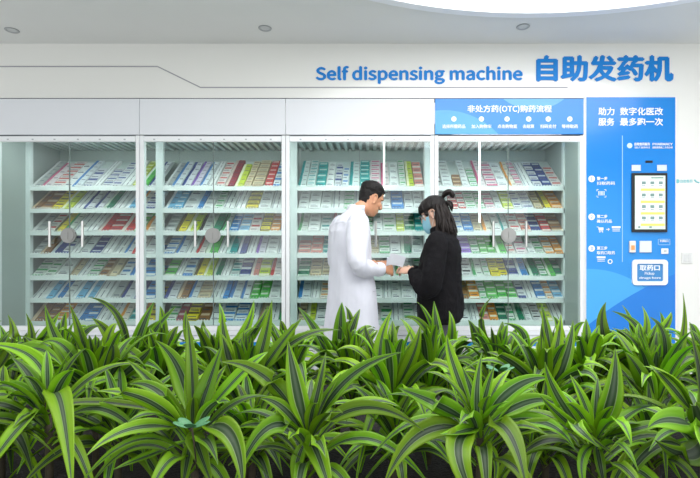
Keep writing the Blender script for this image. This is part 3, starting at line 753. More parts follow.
# collar
b.tube([Vector((.026, 0, 1.475)), Vector((.040, 0, 1.51)), Vector((.052, 0, 1.538))], [(.066, .085), (.068, .072), (.066, .066)], 24, ref=(1, 0, 0))
fold = cloth_folds(.017, 7, 5, .38); fine = cloth_folds(.0035, 18, 9, .5)
coat = remeshed(b, 'white_coat', M_coat, mt_, .0075, 3, disp=lambda c: (fold(c)+fine(c))*(1 if c.z < 1.42 else .35)+.012*max(0, 1-(c.z-.44)/.5)*math.sin(math.atan2(c.y, c.x)*7))
# back seam, half belt and pocket of the coat
MB().tube([(.02, -.205, .93), (.12, -.165, .93)], .004, 6).build('pocket_seam', M_coat, coat)
loft(MB(), [(.036, 0, 1.50, .066, .070, .072), (.055, 0, 1.548, .064, .064, .064)], 24).build('shirt_collar', mat('shirt_pale', (.62, .70, .80), .7), mt_, smooth=True)
b = MB()
for sd in (-1, 1):
    b.tube(curve_pts([(0, sd*.095, .88), (.012, sd*.10, .5), (-.02, sd*.105, .10), (-.02, sd*.105, .06)], 5), [.088, .09, .085, .082, .078, .074, .070, .068, .066, .064, .062, .060, .058, .058, .058, .058], 16)
remeshed(b, 'trousers', M_trou, mt_, .009, 2)
for sd in (-1, 1):
    x, y = -.02, sd*.105
    sb = MB().tube([(x-.065, y, .045), (x-.03, y, .055), (x+.04, y, .055), (x+.12, y+sd*.01, .038), (x+.185, y+sd*.012, .03)], [(.035, .036), (.052, .042), (.048, .045), (.034, .050), (.022, .036)], 14, ref=(0, 0, 1))
    remeshed(sb, 'shoe', M_shoe, mt_, .006, 2)

# ---- woman in the black jacket
wt = thing('person', 'person in a black jacket, face mask and glasses, dark hair half tied up', 'person', (PX(439.5, 3.7), -.5, 0), math.radians(163))
HW = Matrix.Translation((.040, 0, 1.490)) @ Matrix.Rotation(math.radians(20), 4, 'Y') @ Matrix.Scale(.97, 4)
w_el = [(.03, -.235, .985), (.05, .235, .985)]; w_wr = [(.235, -.095, 1.085), (.190, .105, 1.070)]
b = body_common(wt, 1.60, .90, w_wr, w_el, (40, 46), HW, (.015, 0, 1.385),
    [((.9, .35, .08), (0, -.2, 1), (.2, .8, .4)), ((.95, -.25, .10), (.0, .75, .65), (.2, -.3, 1))], .82, .70)
remeshed(b, 'body', mat('skin_fair', (.66, .40, .29), .5, var=.04, vscale=25, sss=.15), wt, .0048, 2)
eyes(wt, HW)
def w_hair(th, z):
    a = abs(math.atan2(math.sin(th), math.cos(th)))
    line = .048 if a < .7 else lerp(.048, -.02, smoothstep(.7, 1.05, a)) if a < 1.2 else lerp(.030, -.10, smoothstep(1.55, 1.85, a))
    return lerp(-.006, .016+.005*noise.noise(Vector((th*4, z*12, 3))), smoothstep(line-.006, line+.012, z))
hb = hair_cap(HW, w_hair, z0=-.115)
rh = random.Random(5)
# fringe over the forehead
for k in range(16):
    th = lerp(-.95, .95, k/15)
    hb.tube([HW@head_pt(th*.6, .105, .012), HW@head_pt(th*.9, .075, .018), HW@head_pt(th, .045, .016), HW@(head_pt(th*1.02, .024+.008*rh.random(), .010))], [.008, .009, .007, .003], 6)
hr = remeshed(hb, 'hair', M_hair, wt, .0038, 1, disp=cloth_folds(.002, 90, 2))
lb = MB()
for k in range(150):
    a = math.radians(lerp(108, 252, k/149)+rh.uniform(-5, 5)); z = rh.uniform(-.03, .05)
    p0 = HW@head_pt(a, z, .012)
    out = (p0-HW@Vector((-.01, 0, z))).normalized()
    L = rh.uniform(.15, .26)
    sw = Vector((rh.uniform(-.05, .02), rh.uniform(-.035, .035), 0))
    p1 = p0+out*.018+Vector((-.006, 0, -L*.35)); p2 = p0+out*.020+Vector((-.014, 0, -L*.72))+sw*.5; p3 = p0+out*.012+Vector((-.016, 0, -L))+sw
    r = rh.uniform(.006, .010)
    lb.tube(curve_pts([p0, p1, p2, p3], 3), [r, r*1.1, r*1.15, r*1.2, r*1.15, r*1.1, r, r*.8, r*.55, r*.15], 6)
lb.build('long_locks', mat('brown_black_hair', (.011, .007, .006), .55, spec=.3), hr, smooth=True)
bb = MB()
c = HW@Vector((-.098, 0, .090))
for k in range(26):
    a = rh.uniform(0, 6.28); rr = .026
    d1 = Vector((-.5+rh.uniform(-.3, .3), rh.uniform(-.5, .5), .75+rh.uniform(-.2, .2))).normalized()
    bb.tube(curve_pts([c, c+d1*.045, c+d1*.070+Vector((-.026, 0, -.010)), c+d1*.045+Vector((-.045, 0, -.030))], 3), [.011]*9+[.003], 6)
for k in range(14):
    d1 = Vector((-1, rh.uniform(-.5, .5), rh.uniform(-.5, .1))).normalized()
    bb.tube(curve_pts([c+Vector((-.01, 0, -.03)), c+d1*.06+Vector((0, 0, -.03)), c+d1*.08+Vector((0, 0, -.065))], 3), [.007]*6+[.003], 6)
bb.build('hair_bun', _m['brown_black_hair'], hr, smooth=True)
# mask: a shell over nose, mouth and chin, with an ear loop
mb_ = MB(); n, k = 16, 10; inner = []; outer = []
for i in range(k+1):
    z = lerp(-.112, -.012, i/k)
    for j in range(n+1):
        th = lerp(-1.15, 1.15, j/n); bulge = .024*math.exp(-(th/.45)**2)*math.sin(math.pi*(.25+.7*i/k))+.008
        outer.append(HW@head_pt(th, z, bulge+.0015)); inner.append(HW@head_pt(th, z, bulge-.0005))
N = len(outer); fs = []
for i in range(k):
    for j in range(n):
        q = (i*(n+1)+j, i*(n+1)+j+1, (i+1)*(n+1)+j+1, (i+1)*(n+1)+j); fs.append(q); fs.append(tuple(N+x for x in reversed(q)))
mb_.add(outer+inner, fs)
mk = mb_.build('face_mask', mat('mask_blue', (.28, .58, .72), .7), wt, smooth=True)
for sd in (-1, 1):
    MB().tube(curve_pts([HW@head_pt(sd*1.12, -.02, .008), HW@Vector((.01, sd*.080, .022)), HW@Vector((-.012, sd*.083, .018)), HW@Vector((-.010, sd*.082, -.02)), HW@head_pt(sd*1.12, -.095, .008)], 4), .0014, 6).build('ear_loop', mat('loop_white', (.8, .8, .8), .6), mk)
# glasses
gb = MB()
for sd in (-1, 1):
    c0 = Vector((.107, sd*.033, .002)); ring = []
    for q in range(17):
        a = 2*math.pi*q/16; ring.append(HW@(c0+Vector((-.10*abs(math.cos(a)*.024)*(1 if sd*math.cos(a) > 0 else 0), .025*math.cos(a), .019*math.sin(a)))))
    gb.tube(ring, .0013, 6)
    gb.tube([HW@Vector((.106, sd*.058, .008)), HW@Vector((.05, sd*.082, .012)), HW@Vector((-.012, sd*.084, .010)), HW@Vector((-.028, sd*.082, -.008))], .0016, 6)
gb.tube([HW@Vector((.107, -.010, .006)), HW@Vector((.109, 0, .009)), HW@Vector((.107, .010, .006))], .0013, 6)
gl = gb.build('glasses', mat('glasses_metal', (.25, .25, .26), .25, metal=1), wt)
for sd in (-1, 1):
    pts = [HW@Vector((x, sd*.033+.0235*math.cos(a), .002+.0175*math.sin(a))) for x in (.1065, .1085) for a in [2*math.pi*q/20 for q in range(20)]]
    MB().add(pts, [tuple(range(20)), tuple(range(39, 19, -1))]+[(j, (j+1) % 20, 20+(j+1) % 20, 20+j) for j in range(20)]).build('lens', glass_mat('lens_glass', (.97, .98, .98), .0, 4.0) if sd < 0 else bpy.data.materials['lens_glass'], gl)
# jacket
b = MB()
loft(b, [(0, 0, .715, .135, .150, .190), (0, 0, .74, .155, .168, .208), (0, 0, .85, .165, .172, .212), (0, 0, 1.0, .158, .160, .205), (0, 0, 1.12, .148, .155, .200), (-.01, 0, 1.22, .130, .148, .192), (-.015, 0, 1.285, .110, .125, .180), (-.018, 0, 1.325, .082, .095, .130), (-.015, 0, 1.36, .066, .074, .085)], 32, 2.2)
for k, sd in enumerate((-1, 1)):
    sh = Vector((-.012, sd*.165, 1.275)); el = Vector(w_el[k])+Vector((-.02, sd*.01, -.03)); wr = Vector(w_wr[k])
    b.tube(curve_pts([sh-Vector((0, sd*.05, -.015)), sh, lerp(sh, el, .5)+Vector((-.012, sd*.02, 0)), el, lerp(el, wr, .5)+Vector((0, 0, -.012)), lerp(el, wr, .90)], 5),
           [lerp(.062, .078, i/6) if i < 6 else lerp(.078, .074, (i-6)/10) if i < 16 else lerp(.074, .044, ((i-16)/9)**1.6) for i in range(26)], 20)
b.tube([Vector((-.014, 0, 1.335)), Vector((-.004, 0, 1.365)), Vector((.006, 0, 1.40))], [(.078, .088), (.076, .080), (.072, .072)], 24, ref=(1, 0, 0))
f1 = cloth_folds(.011, 8, 15, .8); f2 = cloth_folds(.004, 24, 2)
jk = remeshed(b, 'black_jacket', M_jacket, wt, .0075, 3, disp=lambda c: (f1(c)+f2(c))*(1 if c.z < 1.30 else .3))
for k in (0, 1):
    wv = Vector(w_wr[k]); d = (wv-Vector(w_el[k])).normalized()
    MB().tube([wv-d*.045, wv-d*.012, wv-d*.008], [.042, .037, .033], 18).build('cuff', M_jacket, jk, smooth=True)
loft(MB(), [(0, 0, .695, .128, .140, .182), (0, 0, .70, .136, .150, .190), (0, 0, .735, .140, .152, .192)], 32, 2.2).build('hem_band', M_jacket, jk, smooth=True)
b = MB()
for sd in (-1, 1):
    b.tube(curve_pts([(0, sd*.088, .84), (.012, sd*.095, .46), (-.02, sd*.10, .10), (-.02, sd*.10, .065)], 5), [.092, .09, .084, .078, .072, .066, .062, .060, .058, .054, .050, .048, .046, .046, .046, .046], 16)
loft(b, [(0, 0, .76, .10, .11, .155), (0, 0, .90, .10, .11, .150)], 20)
remeshed(b, 'jeans', M_jean, wt, .009, 2)
for sd in (-1, 1):
    x, y = -.02, sd*.10
    sb = MB().tube([(x-.055, y, .042), (x-.025, y, .052), (x+.035, y, .052), (x+.11, y+sd*.01, .036), (x+.165, y+sd*.012, .028)], [(.033, .034), (.048, .038), (.044, .040), (.032, .044), (.020, .032)], 14, ref=(0, 0, 1))
    remeshed(sb, 'shoe', mat('shoe_white', (.6, .6, .6), .5), wt, .006, 2)

# ---- the sheets of paper they hold
def sheet(c, u, v, w_, h_, curl, name, label):
    u = Vector(u).normalized(); v = Vector(v); v = (v-u*v.dot(u)).normalized(); n_ = u.cross(v); b = MB(); N = 10; vs = []
    for s in (0, .0006):
        for i in range(N+1):
            for j in range(N+1):
                a, e = i/N-.5, j/N-.5
                vs.append(Vector(c)+u*a*w_+v*e*h_+n_*(s+curl*(a*a*1.6+.5*a*e)))
    k = (N+1)**2; fs = []
    for i in range(N):
        for j in range(N):
            q = (i*(N+1)+j, i*(N+1)+j+1, (i+1)*(N+1)+j+1, (i+1)*(N+1)+j); fs.append(q); fs.append(tuple(k+x for x in reversed(q)))
    o = b.add(vs, fs).build(name, mat('paper', (.82, .85, .92), .6), smooth=True)
    return tag(o, label, 'paper')
sheet(P(396.5, 260.0, 3.66), (1, .15, -.22), (.25, -.35, .9), .115, .085, .03, 'paper_sheet', 'folded white paper sheet passed from the white coat to the black jacket')
sheet(P(392.5, 261.0, 3.68), (1, .25, -.05), (.15, -.4, .9), .10, .065, .05, 'paper_sheet', 'second white paper slip just behind the sheet, in the hand of the person in white')

# ------------------------------------------------------------------ planter and dracaenas
PY0, PY1 = -3.55, -1.55
pl = thing('planter', 'long dark planter trough filled with striped dracaenas in the foreground', 'planter', (0, (PY0+PY1)/2, 0))
M_pl = mat('planter_dark', (.05, .05, .052), .5)
hy = (PY1-PY0)/2; X0, X1 = -2.1, 1.9; SOILZ = .50
MB().box(X0, X1, -hy, -hy+.04, 0, SOILZ+.05).box(X0, X1, hy-.04, hy, 0, SOILZ+.05).box(X0, X0+.04, -hy+.04, hy-.04, 0, SOILZ+.05).box(X1-.04, X1, -hy+.04, hy-.04, 0, SOILZ+.05).build('trough', M_pl, pl)
b = MB(); nx, ny = 80, 40; vs = []
for i in range(nx+1):
    for j in range(ny+1):
        x = lerp(X0+.04, X1-.04, i/nx); y = lerp(-hy+.04, hy-.04, j/ny)
        vs.append((x, y, SOILZ+.012*noise.noise(Vector((x*9, y*9, 0)))))
b.add(vs, [(i*(ny+1)+j, (i+1)*(ny+1)+j, (i+1)*(ny+1)+j+1, i*(ny+1)+j+1) for i in range(nx) for j in range(ny)])
b.box(X0+.04, X1-.04, -hy+.04, hy-.04, SOILZ-.12, SOILZ-.03)
so_ = b.build('soil', mat('potting_soil', (.008, .006, .005), .95, var=.4, vscale=40, bump=1, bscale=120), pl, smooth=True)

def leaf_material(name):
    m = bpy.data.materials.new(name); m.use_nodes = True; nt = m.node_tree; b = nt.nodes['Principled BSDF']; out = nt.nodes['Material Output']
    uv = nt.nodes.new('ShaderNodeUVMap'); uv.uv_map = 'UVMap'
    sp = nt.nodes.new('ShaderNodeSeparateXYZ'); nt.links.new(uv.outputs[0], sp.inputs[0])
    def math_(op, a, b_=None):
        n = nt.nodes.new('ShaderNodeMath'); n.operation = op
        for i, v in enumerate((a, b_)):
            if v is None: continue
            if isinstance(v, (int, float)): n.inputs[i].default_value = v
            else: nt.links.new(v, n.inputs[i])
        return n.outputs[0]
    at = nt.nodes.new('ShaderNodeAttribute'); at.attribute_name = 'tone'
    sa = nt.nodes.new('ShaderNodeSeparateColor'); nt.links.new(at.outputs['Color'], sa.inputs[0])
    d = math_('ABSOLUTE', math_('SUBTRACT', sp.outputs['X'], .5))
    # streaks running along the leaf
    cmb = nt.nodes.new('ShaderNodeCombineXYZ'); nt.links.new(math_('MULTIPLY', sp.outputs['X'], 26), cmb.inputs[0]); nt.links.new(math_('MULTIPLY', sp.outputs['Y'], 1.2), cmb.inputs[1]); nt.links.new(math_('MULTIPLY', sa.outputs[1], 50), cmb.inputs[2])
    n = nt.nodes.new('ShaderNodeTexNoise'); n.inputs['Scale'].default_value = 1; n.inputs['Detail'].default_value = 3; nt.links.new(cmb.outputs[0], n.inputs['Vector'])
    d2 = math_('ADD', d, math_('MULTIPLY', math_('SUBTRACT', n.outputs['Fac'], .5), .035))
    # the centre band width varies from leaf to leaf
    d3 = math_('DIVIDE', d2, math_('ADD', .42, math_('MULTIPLY', sa.outputs[2], .60)))
    r = nt.nodes.new('ShaderNodeValToRGB'); nt.links.new(d3, r.inputs[0]); e = r.color_ramp.elements
    e[0].position = 0; e[0].color = (.14, .21, .12, 1); e[1].position = 1; e[1].color = (.31, .60, .018, 1)
    for p, c in ((.055, (.11, .18, .10)), (.12, (.050, .115, .040)), (.20, (.055, .13, .035)), (.225, (.46, .58, .32)), (.245, (.34, .52, .12)), (.262, (.21, .48, .020)), (.40, (.25, .55, .016)), (.5, (.31, .60, .025))):
        k = e.new(p); k.color = (*c, 1)
    hs = nt.nodes.new('ShaderNodeHueSaturation'); nt.links.new(r.outputs[0], hs.inputs['Color'])
    nt.links.new(math_('ADD', .48, math_('MULTIPLY', sa.outputs[0], .60)), hs.inputs['Value'])
    nt.links.new(math_('ADD', .488, math_('MULTIPLY', sa.outputs[1], .022)), hs.inputs['Hue'])
    nt.links.new(hs.outputs[0], b.inputs['Base Color'])
    b.inputs['Roughness'].default_value = .36; b.inputs['Specular IOR Level'].default_value = .32
    bp = nt.nodes.new('ShaderNodeBump'); bp.inputs['Strength'].default_value = .25; bp.inputs['Distance'].default_value = .002
    nt.links.new(n.outputs['Fac'], bp.inputs['Height']); nt.links.new(bp.outputs[0], b.inputs['Normal'])
    tr = nt.nodes.new('ShaderNodeBsdfTranslucent'); nt.links.new(hs.outputs[0], tr.inputs['Color'])
    mx = nt.nodes.new('ShaderNodeMixShader'); mx.inputs[0].default_value = .38
    nt.links.new(b.outputs[0], mx.inputs[1]); nt.links.new(tr.outputs[0], mx.inputs[2]); nt.links.new(mx.outputs[0], out.inputs[0])
    return m
M_leaf = leaf_material('striped_leaf')
M_stem = mat('cane', (.055, .045, .025), .8, var=.3, vscale=60)
CAMP = Vector((0, -D, HC)); NL, NWID = 16, 8
class Foliage:
    def __init__(s): s.v = []; s.f = []; s.uv = []; s.tone = []
    def leaf(s, pts, wd, up_k=.0, twist=0.0, rng=random, wave=.0):
        """pts: centre line (NL+1 points); blade with a channelled section, real thickness, pointed tip"""
        tone = (rng.random(), rng.random(), rng.random())
        base = len(s.v); ph = rng.uniform(0, 6.28); h0 = (pts[-1]-pts[0]); h0.z = 0
        if h0.length < .02: h0 = Vector((rng.uniform(-1, 1), rng.uniform(-1, 1), 0))
        side0 = h0.normalized().cross(Vector((0, 0, 1))).normalized()
        rows = []
        for i, p in enumerate(pts):
            t = i/(len(pts)-1)
            T = (pts[min(i+1, len(pts)-1)]-pts[max(i-1, 0)]).normalized()
            a = (side0-T*side0.dot(T)).normalized()
            if up_k:
                v = T.cross((p-CAMP).normalized()); v.normalize()
                if v.dot(a) < 0: v = -v
                a = lerp(a, v, up_k*min(1, t*3)).normalized()
            q = Matrix.Rotation(twist*t, 3, T); a = (q@a).normalized(); a = (a-T*a.dot(T)).normalized()
            n = a.cross(T).normalized()
            if n.z < 0 and abs(T.z) < .95: pass
            hw = wd*.5*((.34+.66*smoothstep(0, .38, t)) if t < .38 else max(.0, (1-((t-.38)/.62)**1.6)))
            hw = max(hw, .0006)
            fold = .42*(1-t*.6)
            for side in (0, 1):
                for j in range(NWID+1):
                    e = j/NWID*2-1
                    z = fold*(abs(e)**1.5)*hw - .0010*side*(1-.6*abs(e)) + wave*hw*math.sin(ph+t*9+e*1.5)*abs(e)
                    s.v.append(p+a*e*hw*(1-.12*fold)-n*(-z)); s.uv.append((j/NWID, t)); s.tone.append(tone)
        W = NWID+1; R = 2*W; m = len(pts)
        for i in range(m-1):
            for j in range(NWID):
                o = base+i*R+j
                s.f.append((o, o+1, o+R+1, o+R)); o += W
                s.f.append((o+R, o+R+1, o+1, o))
            for j, fl in ((0, 1), (NWID, 0)):
                o = base+i*R+j; q = (o, o+R, o+R+W, o+W); s.f.append(q if fl else tuple(reversed(q)))
    def build(s, name, m, parent):
        me = bpy.data.meshes.new(name); me.from_pydata([tuple(v) for v in s.v], [], s.f)
        uvl = me.uv_layers.new(name='UVMap'); li = [0]*len(me.loops); me.loops.foreach_get('vertex_index', li)
        fl = []
        for i in li: fl += s.uv[i]
        uvl.data.foreach_set('uv', fl)
        ca = me.color_attributes.new('tone', 'FLOAT_COLOR', 'POINT'); fc = []
        for t in s.tone: fc += (*t, 1)
        ca.data.foreach_set('color', fc)
        me.materials.append(m); me.polygons.foreach_set('use_smooth', [True]*len(me.polygons)); me.update()
        o = bpy.data.objects.new(name, me); COL.objects.link(o); o.parent = parent; return o
def bez(a, m, c, n=NL):
    k = m*2-(a+c)*.5
    return [a*(1-t)**2+k*2*t*(1-t)+c*t*t for t in [i/n for i in range(n+1)]]

HERO = {}   # plant index -> leaves read from the photo: (through px,py,Z), (tip px,py,Z), width, turn to light
PL = [  # crown px, py, distance, row
 (48, 408, 1.22, 0), (192, 432, 1.15, 0), (308, 438, 1.12, 0), (480, 428, 1.13, 0), (596, 440, 1.15, 0), (702, 428, 1.12, 0), (-70, 430, 1.15, 0),
 (-22, 385, 1.50, 1), (96, 392, 1.45, 1), (246, 396, 1.48, 1), (392, 394, 1.46, 1), (545, 392, 1.50, 1), (655, 396, 1.44, 1), (760, 392, 1.5, 1),
 (20, 366, 1.82, 2), (128, 368, 1.80, 2), (212, 366, 1.85, 2), (338, 366, 1.80, 2), (445, 366, 1.82, 2), (508, 372, 1.80, 2), (622, 368, 1.84, 2), (706, 366, 1.80, 2),
 (60, 352, 2.22, 3), (165, 352, 2.20, 3), (285, 352, 2.25, 3), (385, 353, 2.2, 3), (482, 352, 2.22, 3), (562, 352, 2.2, 3), (665, 350, 2.2, 3), (-45, 352, 2.25, 3), (755, 352, 2.2, 3)]
H = lambda i, mid, tip, w_=.042, k=.5: HERO.setdefault(i, []).append((mid, tip, w_, k))
# near row
H(0, (22, 425, 1.08), (-22, 485, .97), .050, .6); H(0, (60, 400, 1.12), (73, 500, .92), .052, .2); H(45, (98, 402, 1.2), (57, 427, 1.06), .022, .5); H(45, (160, 425, 1.2), (150, 470, 1.15), .03, .4)
H(0, (15, 395, 1.2), (-40, 400, 1.1), .04, .4); H(0, (30, 356, 1.3), (-30, 345, 1.3), .04, .5)
H(1, (150, 402, 1.10), (97, 391, 1.04), .040, .7); H(1, (135, 428, 1.10), (86, 456, 1.00), .036, .5); H(1, (160, 392, 1.18), (127, 360, 1.22), .036, .6)
H(1, (180, 372, 1.25), (155, 340, 1.30), .050, .8); H(1, (208, 385, 1.15), (222, 345, 1.2), .044, .8); H(1, (192, 370, 1.2), (186, 312, 1.32), .030, .8)
H(1, (198, 448, 1.08), (214, 490, 1.0), .040, .4); H(1, (228, 432, 1.05), (243, 495, .96), .050, .3); H(1, (187, 462, 1.10), (182, 490, 1.05), .026, .4); H(1, (240, 375, 1.2), (268, 352, 1.25), .034, .6)
H(1, (150, 455, 1.15), (112, 470, 1.1), .03, .4)
H(2, (296, 385, 1.10), (288, 341, 1.12), .042, .9); H(2, (318, 392, 1.12), (326, 352, 1.18), .024, .8); H(2, (362, 408, 1.10), (424, 431, 1.05), .036, .6)
H(2, (268, 380, 1.12), (221, 362, 1.08), .044, .7); H(2, (268, 428, 1.08), (232, 492, 1.0), .040, .6); H(2, (318, 455, 1.05), (334, 505, .96), .044, .4)
H(2, (345, 382, 1.15), (402, 352, 1.15), .040, .6); H(2, (265, 425, 1.2), (228, 432, 1.25), .03, .4); H(2, (345, 440, 1.2), (378, 446, 1.15), .03, .5); H(2, (297, 465, 1.1), (300, 500, 1.05), .03, .4)
H(3, (477, 395, 1.10), (482, 352, 1.14), .026, .8); H(3, (508, 432, 1.02), (528, 500, .90), .046, .5); H(3, (438, 405, 1.08), (398, 388, 1.05), .046, .7)
H(3, (425, 432, 1.06), (383, 488, .98), .046, .6); H(3, (528, 402, 1.15), (562, 408, 1.12), .040, .6); H(3, (540, 422, 1.12), (575, 450, 1.05), .040, .5)
H(3, (458, 450, .98), (486, 520, .90), .052, .3); H(3, (462, 432, 1.05), (440, 434, 1.0), .036, .3); H(3, (495, 460, 1.15), (492, 490, 1.12), .022, .4)
H(3, (515, 388, 1.12), (552, 378, 1.12), .040, .7); H(3, (455, 370, 1.18), (447, 335, 1.2), .036, .8)
H(4, (560, 400, 1.12), (545, 362, 1.1), .03, .7); H(4, (612, 395, 1.12), (615, 348, 1.15), .046, .8); H(4, (616, 420, 1.05), (632, 446, .98), .036, .5); H(4, (565, 420, 1.08), (540, 395, 1.05), .026, .6)
H(4, (582, 460, 1.05), (588, 500, 1.0), .022, .5); H(4, (600, 465, 1.1), (606, 492, 1.1), .024, .4); H(4, (642, 428, 1.1), (668, 420, 1.1), .034, .3); H(4, (575, 425, 1.0), (600, 448, .93), .036, .3)
H(5, (672, 420, 1.0), (648, 428, .96), .05, .8); H(5, (690, 455, 1.0), (655, 440, .95), .05, .6); H(5, (670, 385, 1.12), (650, 365, 1.15), .044, .8); H(5, (700, 380, 1.1), (690, 330, 1.12), .036, .8)
H(5, (710, 450, .95), (740, 480, .9), .06, .5)
# second row
H(7, (25, 350, 1.45), (64, 368, 1.35), .042, .6); H(7, (10, 350, 1.45), (8, 315, 1.5), .034, .7)
H(8, (85, 350, 1.45), (70, 305, 1.5), .034, .85); H(8, (62, 350, 1.48), (45, 305, 1.52), .036, .85); H(8, (112, 360, 1.42), (110, 338, 1.42), .036, .8); H(8, (70, 372, 1.35), (48, 368, 1.28), .03, .6)
H(8, (135, 365, 1.4), (150, 348, 1.38), .036, .6)
H(9, (228, 355, 1.48), (222, 310, 1.52), .038, .85); H(9, (262, 350, 1.46), (272, 300, 1.52), .040, .85); H(9, (290, 345, 1.45), (340, 330, 1.5), .034, .6); H(9, (205, 375, 1.4), (170, 352, 1.42), .034, .7)
H(10, (380, 355, 1.45), (392, 310, 1.5), .040, .85); H(10, (412, 358, 1.42), (420, 325, 1.42), .034, .7); H(10, (350, 375, 1.4), (330, 395, 1.32), .034, .5); H(10, (372, 352, 1.48), (365, 325, 1.5), .03, .8)
H(11, (548, 350, 1.48), (541, 303, 1.52), .036, .9); H(11, (515, 365, 1.42), (487, 352, 1.4), .036, .6); H(11, (580, 372, 1.42), (600, 390, 1.35), .034, .6); H(11, (565, 360, 1.46), (573, 320, 1.5), .036, .8)
H(12, (640, 350, 1.45), (612, 328, 1.48), .022, .7); H(12, (665, 345, 1.42), (650, 317, 1.45), .026, .8); H(12, (680, 350, 1.4), (683, 293, 1.45), .022, .9); H(12, (640, 372, 1.4), (625, 352, 1.4), .04, .8)
# third row
H(14, (32, 345, 1.82), (26, 313, 1.85), .034, .9); H(14, (8, 345, 1.82), (0, 325, 1.85), .036, .9)
H(15, (112, 340, 1.78), (92, 318, 1.8), .040, .9); H(15, (140, 335, 1.78), (154, 302, 1.8), .040, .9); H(15, (120, 320, 1.78), (88, 297, 1.8), .022, .8)
H(16, (190, 340, 1.82), (186, 310, 1.85), .030, .9); H(16, (242, 338, 1.8), (254, 300, 1.85), .040, .9); H(16, (222, 335, 1.8), (219, 303, 1.85), .036, .9)
H(17, (340, 330, 1.78), (342, 302, 1.8), .044, .9); H(17, (350, 330, 1.78), (345, 306, 1.8), .03, .9); H(17, (318, 335, 1.78), (298, 307, 1.8), .034, .9); H(17, (352, 330, 1.75), (360, 309, 1.8), .030, .9); H(17, (365, 345, 1.7), (378, 330, 1.7), .02, .9)
H(18, (438, 335, 1.78), (434, 301, 1.8), .040, .9); H(18, (452, 335, 1.75), (449, 311, 1.78), .03, .9); H(18, (425, 328, 1.78), (404, 318, 1.8), .026, .9); H(18, (432, 325, 1.8), (417, 302, 1.8), .018, .9)
H(19, (482, 330, 1.78), (492, 297, 1.8), .022, .9); H(19, (525, 340, 1.78), (503, 323, 1.8), .034, .8)
H(20, (603, 335, 1.82), (606, 302, 1.85), .048, .95); H(20, (640, 335, 1.8), (612, 311, 1.85), .036, .9); H(20, (632, 335, 1.82), (622, 305, 1.85), .026, .9); H(20, (645, 338, 1.8), (642, 306, 1.85), .028, .9); H(20, (660, 335, 1.78), (671, 312, 1.8), .036, .9)
H(21, (695, 335, 1.78), (690, 323, 1.8), .04, .9); H(21, (712, 330, 1.78), (700, 308, 1.8), .03, .9)

H(15, (142, 340, 1.78), (166, 318, 1.8), .034, .9); H(15, (150, 338, 1.78), (176, 306, 1.8), .032, .9); H(16, (248, 340, 1.78), (268, 306, 1.8), .034, .9); H(16, (205, 342, 1.8), (203, 320, 1.8), .034, .9)
H(9, (275, 352, 1.45), (302, 318, 1.48), .034, .8); H(19, (488, 345, 1.78), (474, 325, 1.8), .034, .8); H(19, (512, 345, 1.78), (517, 328, 1.8), .034, .8); H(11, (556, 352, 1.46), (561, 314, 1.5), .034, .8); H(14, (42, 340, 1.8), (60, 312, 1.82), .034, .9)
H(23, (164, 330, 2.18), (160, 306, 2.2), .04, .9); H(24, (284, 335, 2.2), (280, 320, 2.2), .036, .9); H(24, (290, 336, 2.2), (296, 324, 2.2), .036, .9); H(25, (392, 338, 2.2), (400, 326, 2.2), .036, .9)
H(26, (476, 336, 2.2), (468, 320, 2.2), .036, .9); H(27, (560, 334, 2.2), (553, 316, 2.2), .036, .9); H(27, (572, 336, 2.2), (585, 322, 2.2), .036, .9); H(22, (62, 332, 2.2), (66, 312, 2.2), .036, .9); H(28, (664, 332, 2.2), (660, 312, 2.2), .036, .9)

ROWN = ['front row', 'second row', 'middle row', 'fourth row', 'back row']
PL = [(a, b_+(0, 2, 8, 18)[r], c, r+(r >= 2)) for a, b_, c, r in PL]
PL += [(-18, 380, 1.63, 2), (58, 378, 1.64, 2), (160, 380, 1.62, 2), (218, 381, 1.66, 2), (290, 379, 1.64, 2), (352, 380, 1.65, 2), (428, 380, 1.62, 2), (498, 381, 1.66, 2), (588, 380, 1.64, 2), (640, 379, 1.66, 2), (712, 380, 1.62, 2),
       (112, 370, 2.18, 4), (612, 370, 2.24, 4),
       (120, 425, 1.3, 0), (250, 430, 1.3, 0), (395, 432, 1.3, 0), (545, 432, 1.32, 0), (652, 435, 1.3, 0), (0, 425, 1.32, 0)]
vis = {}
for q, (px, py, Z, r) in enumerate(PL): vis.setdefault(r, []).append((px, q))
order = {}
for r, l in vis.items():
    l = [a for a in sorted(l) if -60 < a[0] < 745]
    for k, (px, q) in enumerate(l): order[q] = (k, len(l))
rp = random.Random(21)
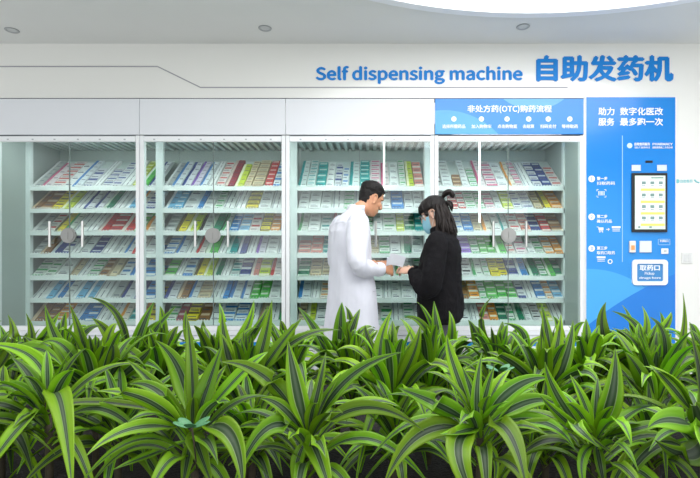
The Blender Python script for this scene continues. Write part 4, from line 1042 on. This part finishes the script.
for q, (px, py, Z, row) in enumerate(PL):
    crown = P(px, py, Z); base = Vector((crown.x, crown.y, SOILZ))
    if q in order:
        k, n = order[q]; pos = (ORD[k] if k < (n+1)//2 else ORDR[n-1-k])
    else: pos = 'outermost left' if px < 300 else 'outermost right'
    t = thing('dracaena_plant', f"lemon-lime striped dracaena plant, {pos} in the {ROWN[row]} of the planter", 'plant', base, group='striped dracaenas in the planter')
    fo = Foliage(); L0 = crown-base
    for (m, c, w_, k_) in HERO.get(q, []):
        a = L0+Vector((0, 0, rp.uniform(-.02, .01)))
        fo.leaf(bez(a, P(*m)-base, P(*c)-base), w_*(1.22 if row else 1.08), k_, rp.uniform(-.35, .35), rp, .06)
    nr = (19, 30, 30, 30, 26)[row] if Z < 1.25 or row else 28
    for i in range(nr):
        az = i*2.39996+rp.uniform(-.35, .35); f = i/nr        # inner leaves first, outer and lower ones last
        el = math.radians(lerp(86, 14, f**1.5)+rp.uniform(-7, 7)); L = lerp(.17, .32, min(1, f*1.8))*rp.uniform(.85, 1.15)
        if row == 0:
            el = math.radians(lerp(70, -5, f)+rp.uniform(-7, 7)); L *= .85
            if math.sin(az) < -.3: L *= .78
        elif row >= 2: L *= .92
        if row == 4: L *= .85
        if row >= 3 and el > 1.1: L *= .86
        h = Vector((math.cos(az), math.sin(az), 0)); a = L0+Vector((0, 0, -.11*f+.01))
        dz = math.sin(el)*L; dr = math.cos(el)*L; droop = (.02+.10*f*f+rp.uniform(0, .03))*L/.25
        m = a+h*dr*.5+Vector((0, 0, dz*.5+droop*.35)); c = a+h*dr+Vector((0, 0, dz-droop))
        fo.leaf(bez(a, m, c), rp.uniform(.034, .048)*(.88 if row == 0 else 1)*(1 if f > .2 else .8), rp.uniform(0, .45), rp.uniform(-.5, .5), rp, .08)
    fo.build('foliage', M_leaf, t)
    sb = MB().tube([(0, 0, -.02), (rp.uniform(-.008, .008), rp.uniform(-.008, .008), L0.z*.5), L0+Vector((0, 0, .02))], [.010, .009, .008], 10)
    sb.build('stem', M_stem, t, smooth=True)
# little seedlings with round leaves
for (px, py, Z, lab) in ((192, 428, 1.02, 'small blue-green seedling at the heart of the second dracaena in front'), (500, 372, 1.30, 'small blue-green seedling with rounded leaves left of the blue kiosk plants')):
    t = thing('seedling', lab, 'plant', P(px, py, Z), group='round-leaved seedlings')
    b = MB()
    for k in range(5):
        a = k*2.4; d = Vector((math.cos(a), math.sin(a)*.6, .35)).normalized(); c = d*.022
        M = d.to_track_quat('X', 'Z').to_matrix().to_4x4()
        b.ball(c, (.018, .012, .0018), 14, 8, M)
    b.tube([(0, 0, 0), (0, .01, -.03), (.0, .03, -.10)], [.002, .002, .0015], 6, 1)
    b.build('leaves', [mat('seedling_leaf', (.06, .22, .09), .5), M_stem], t, smooth=True)
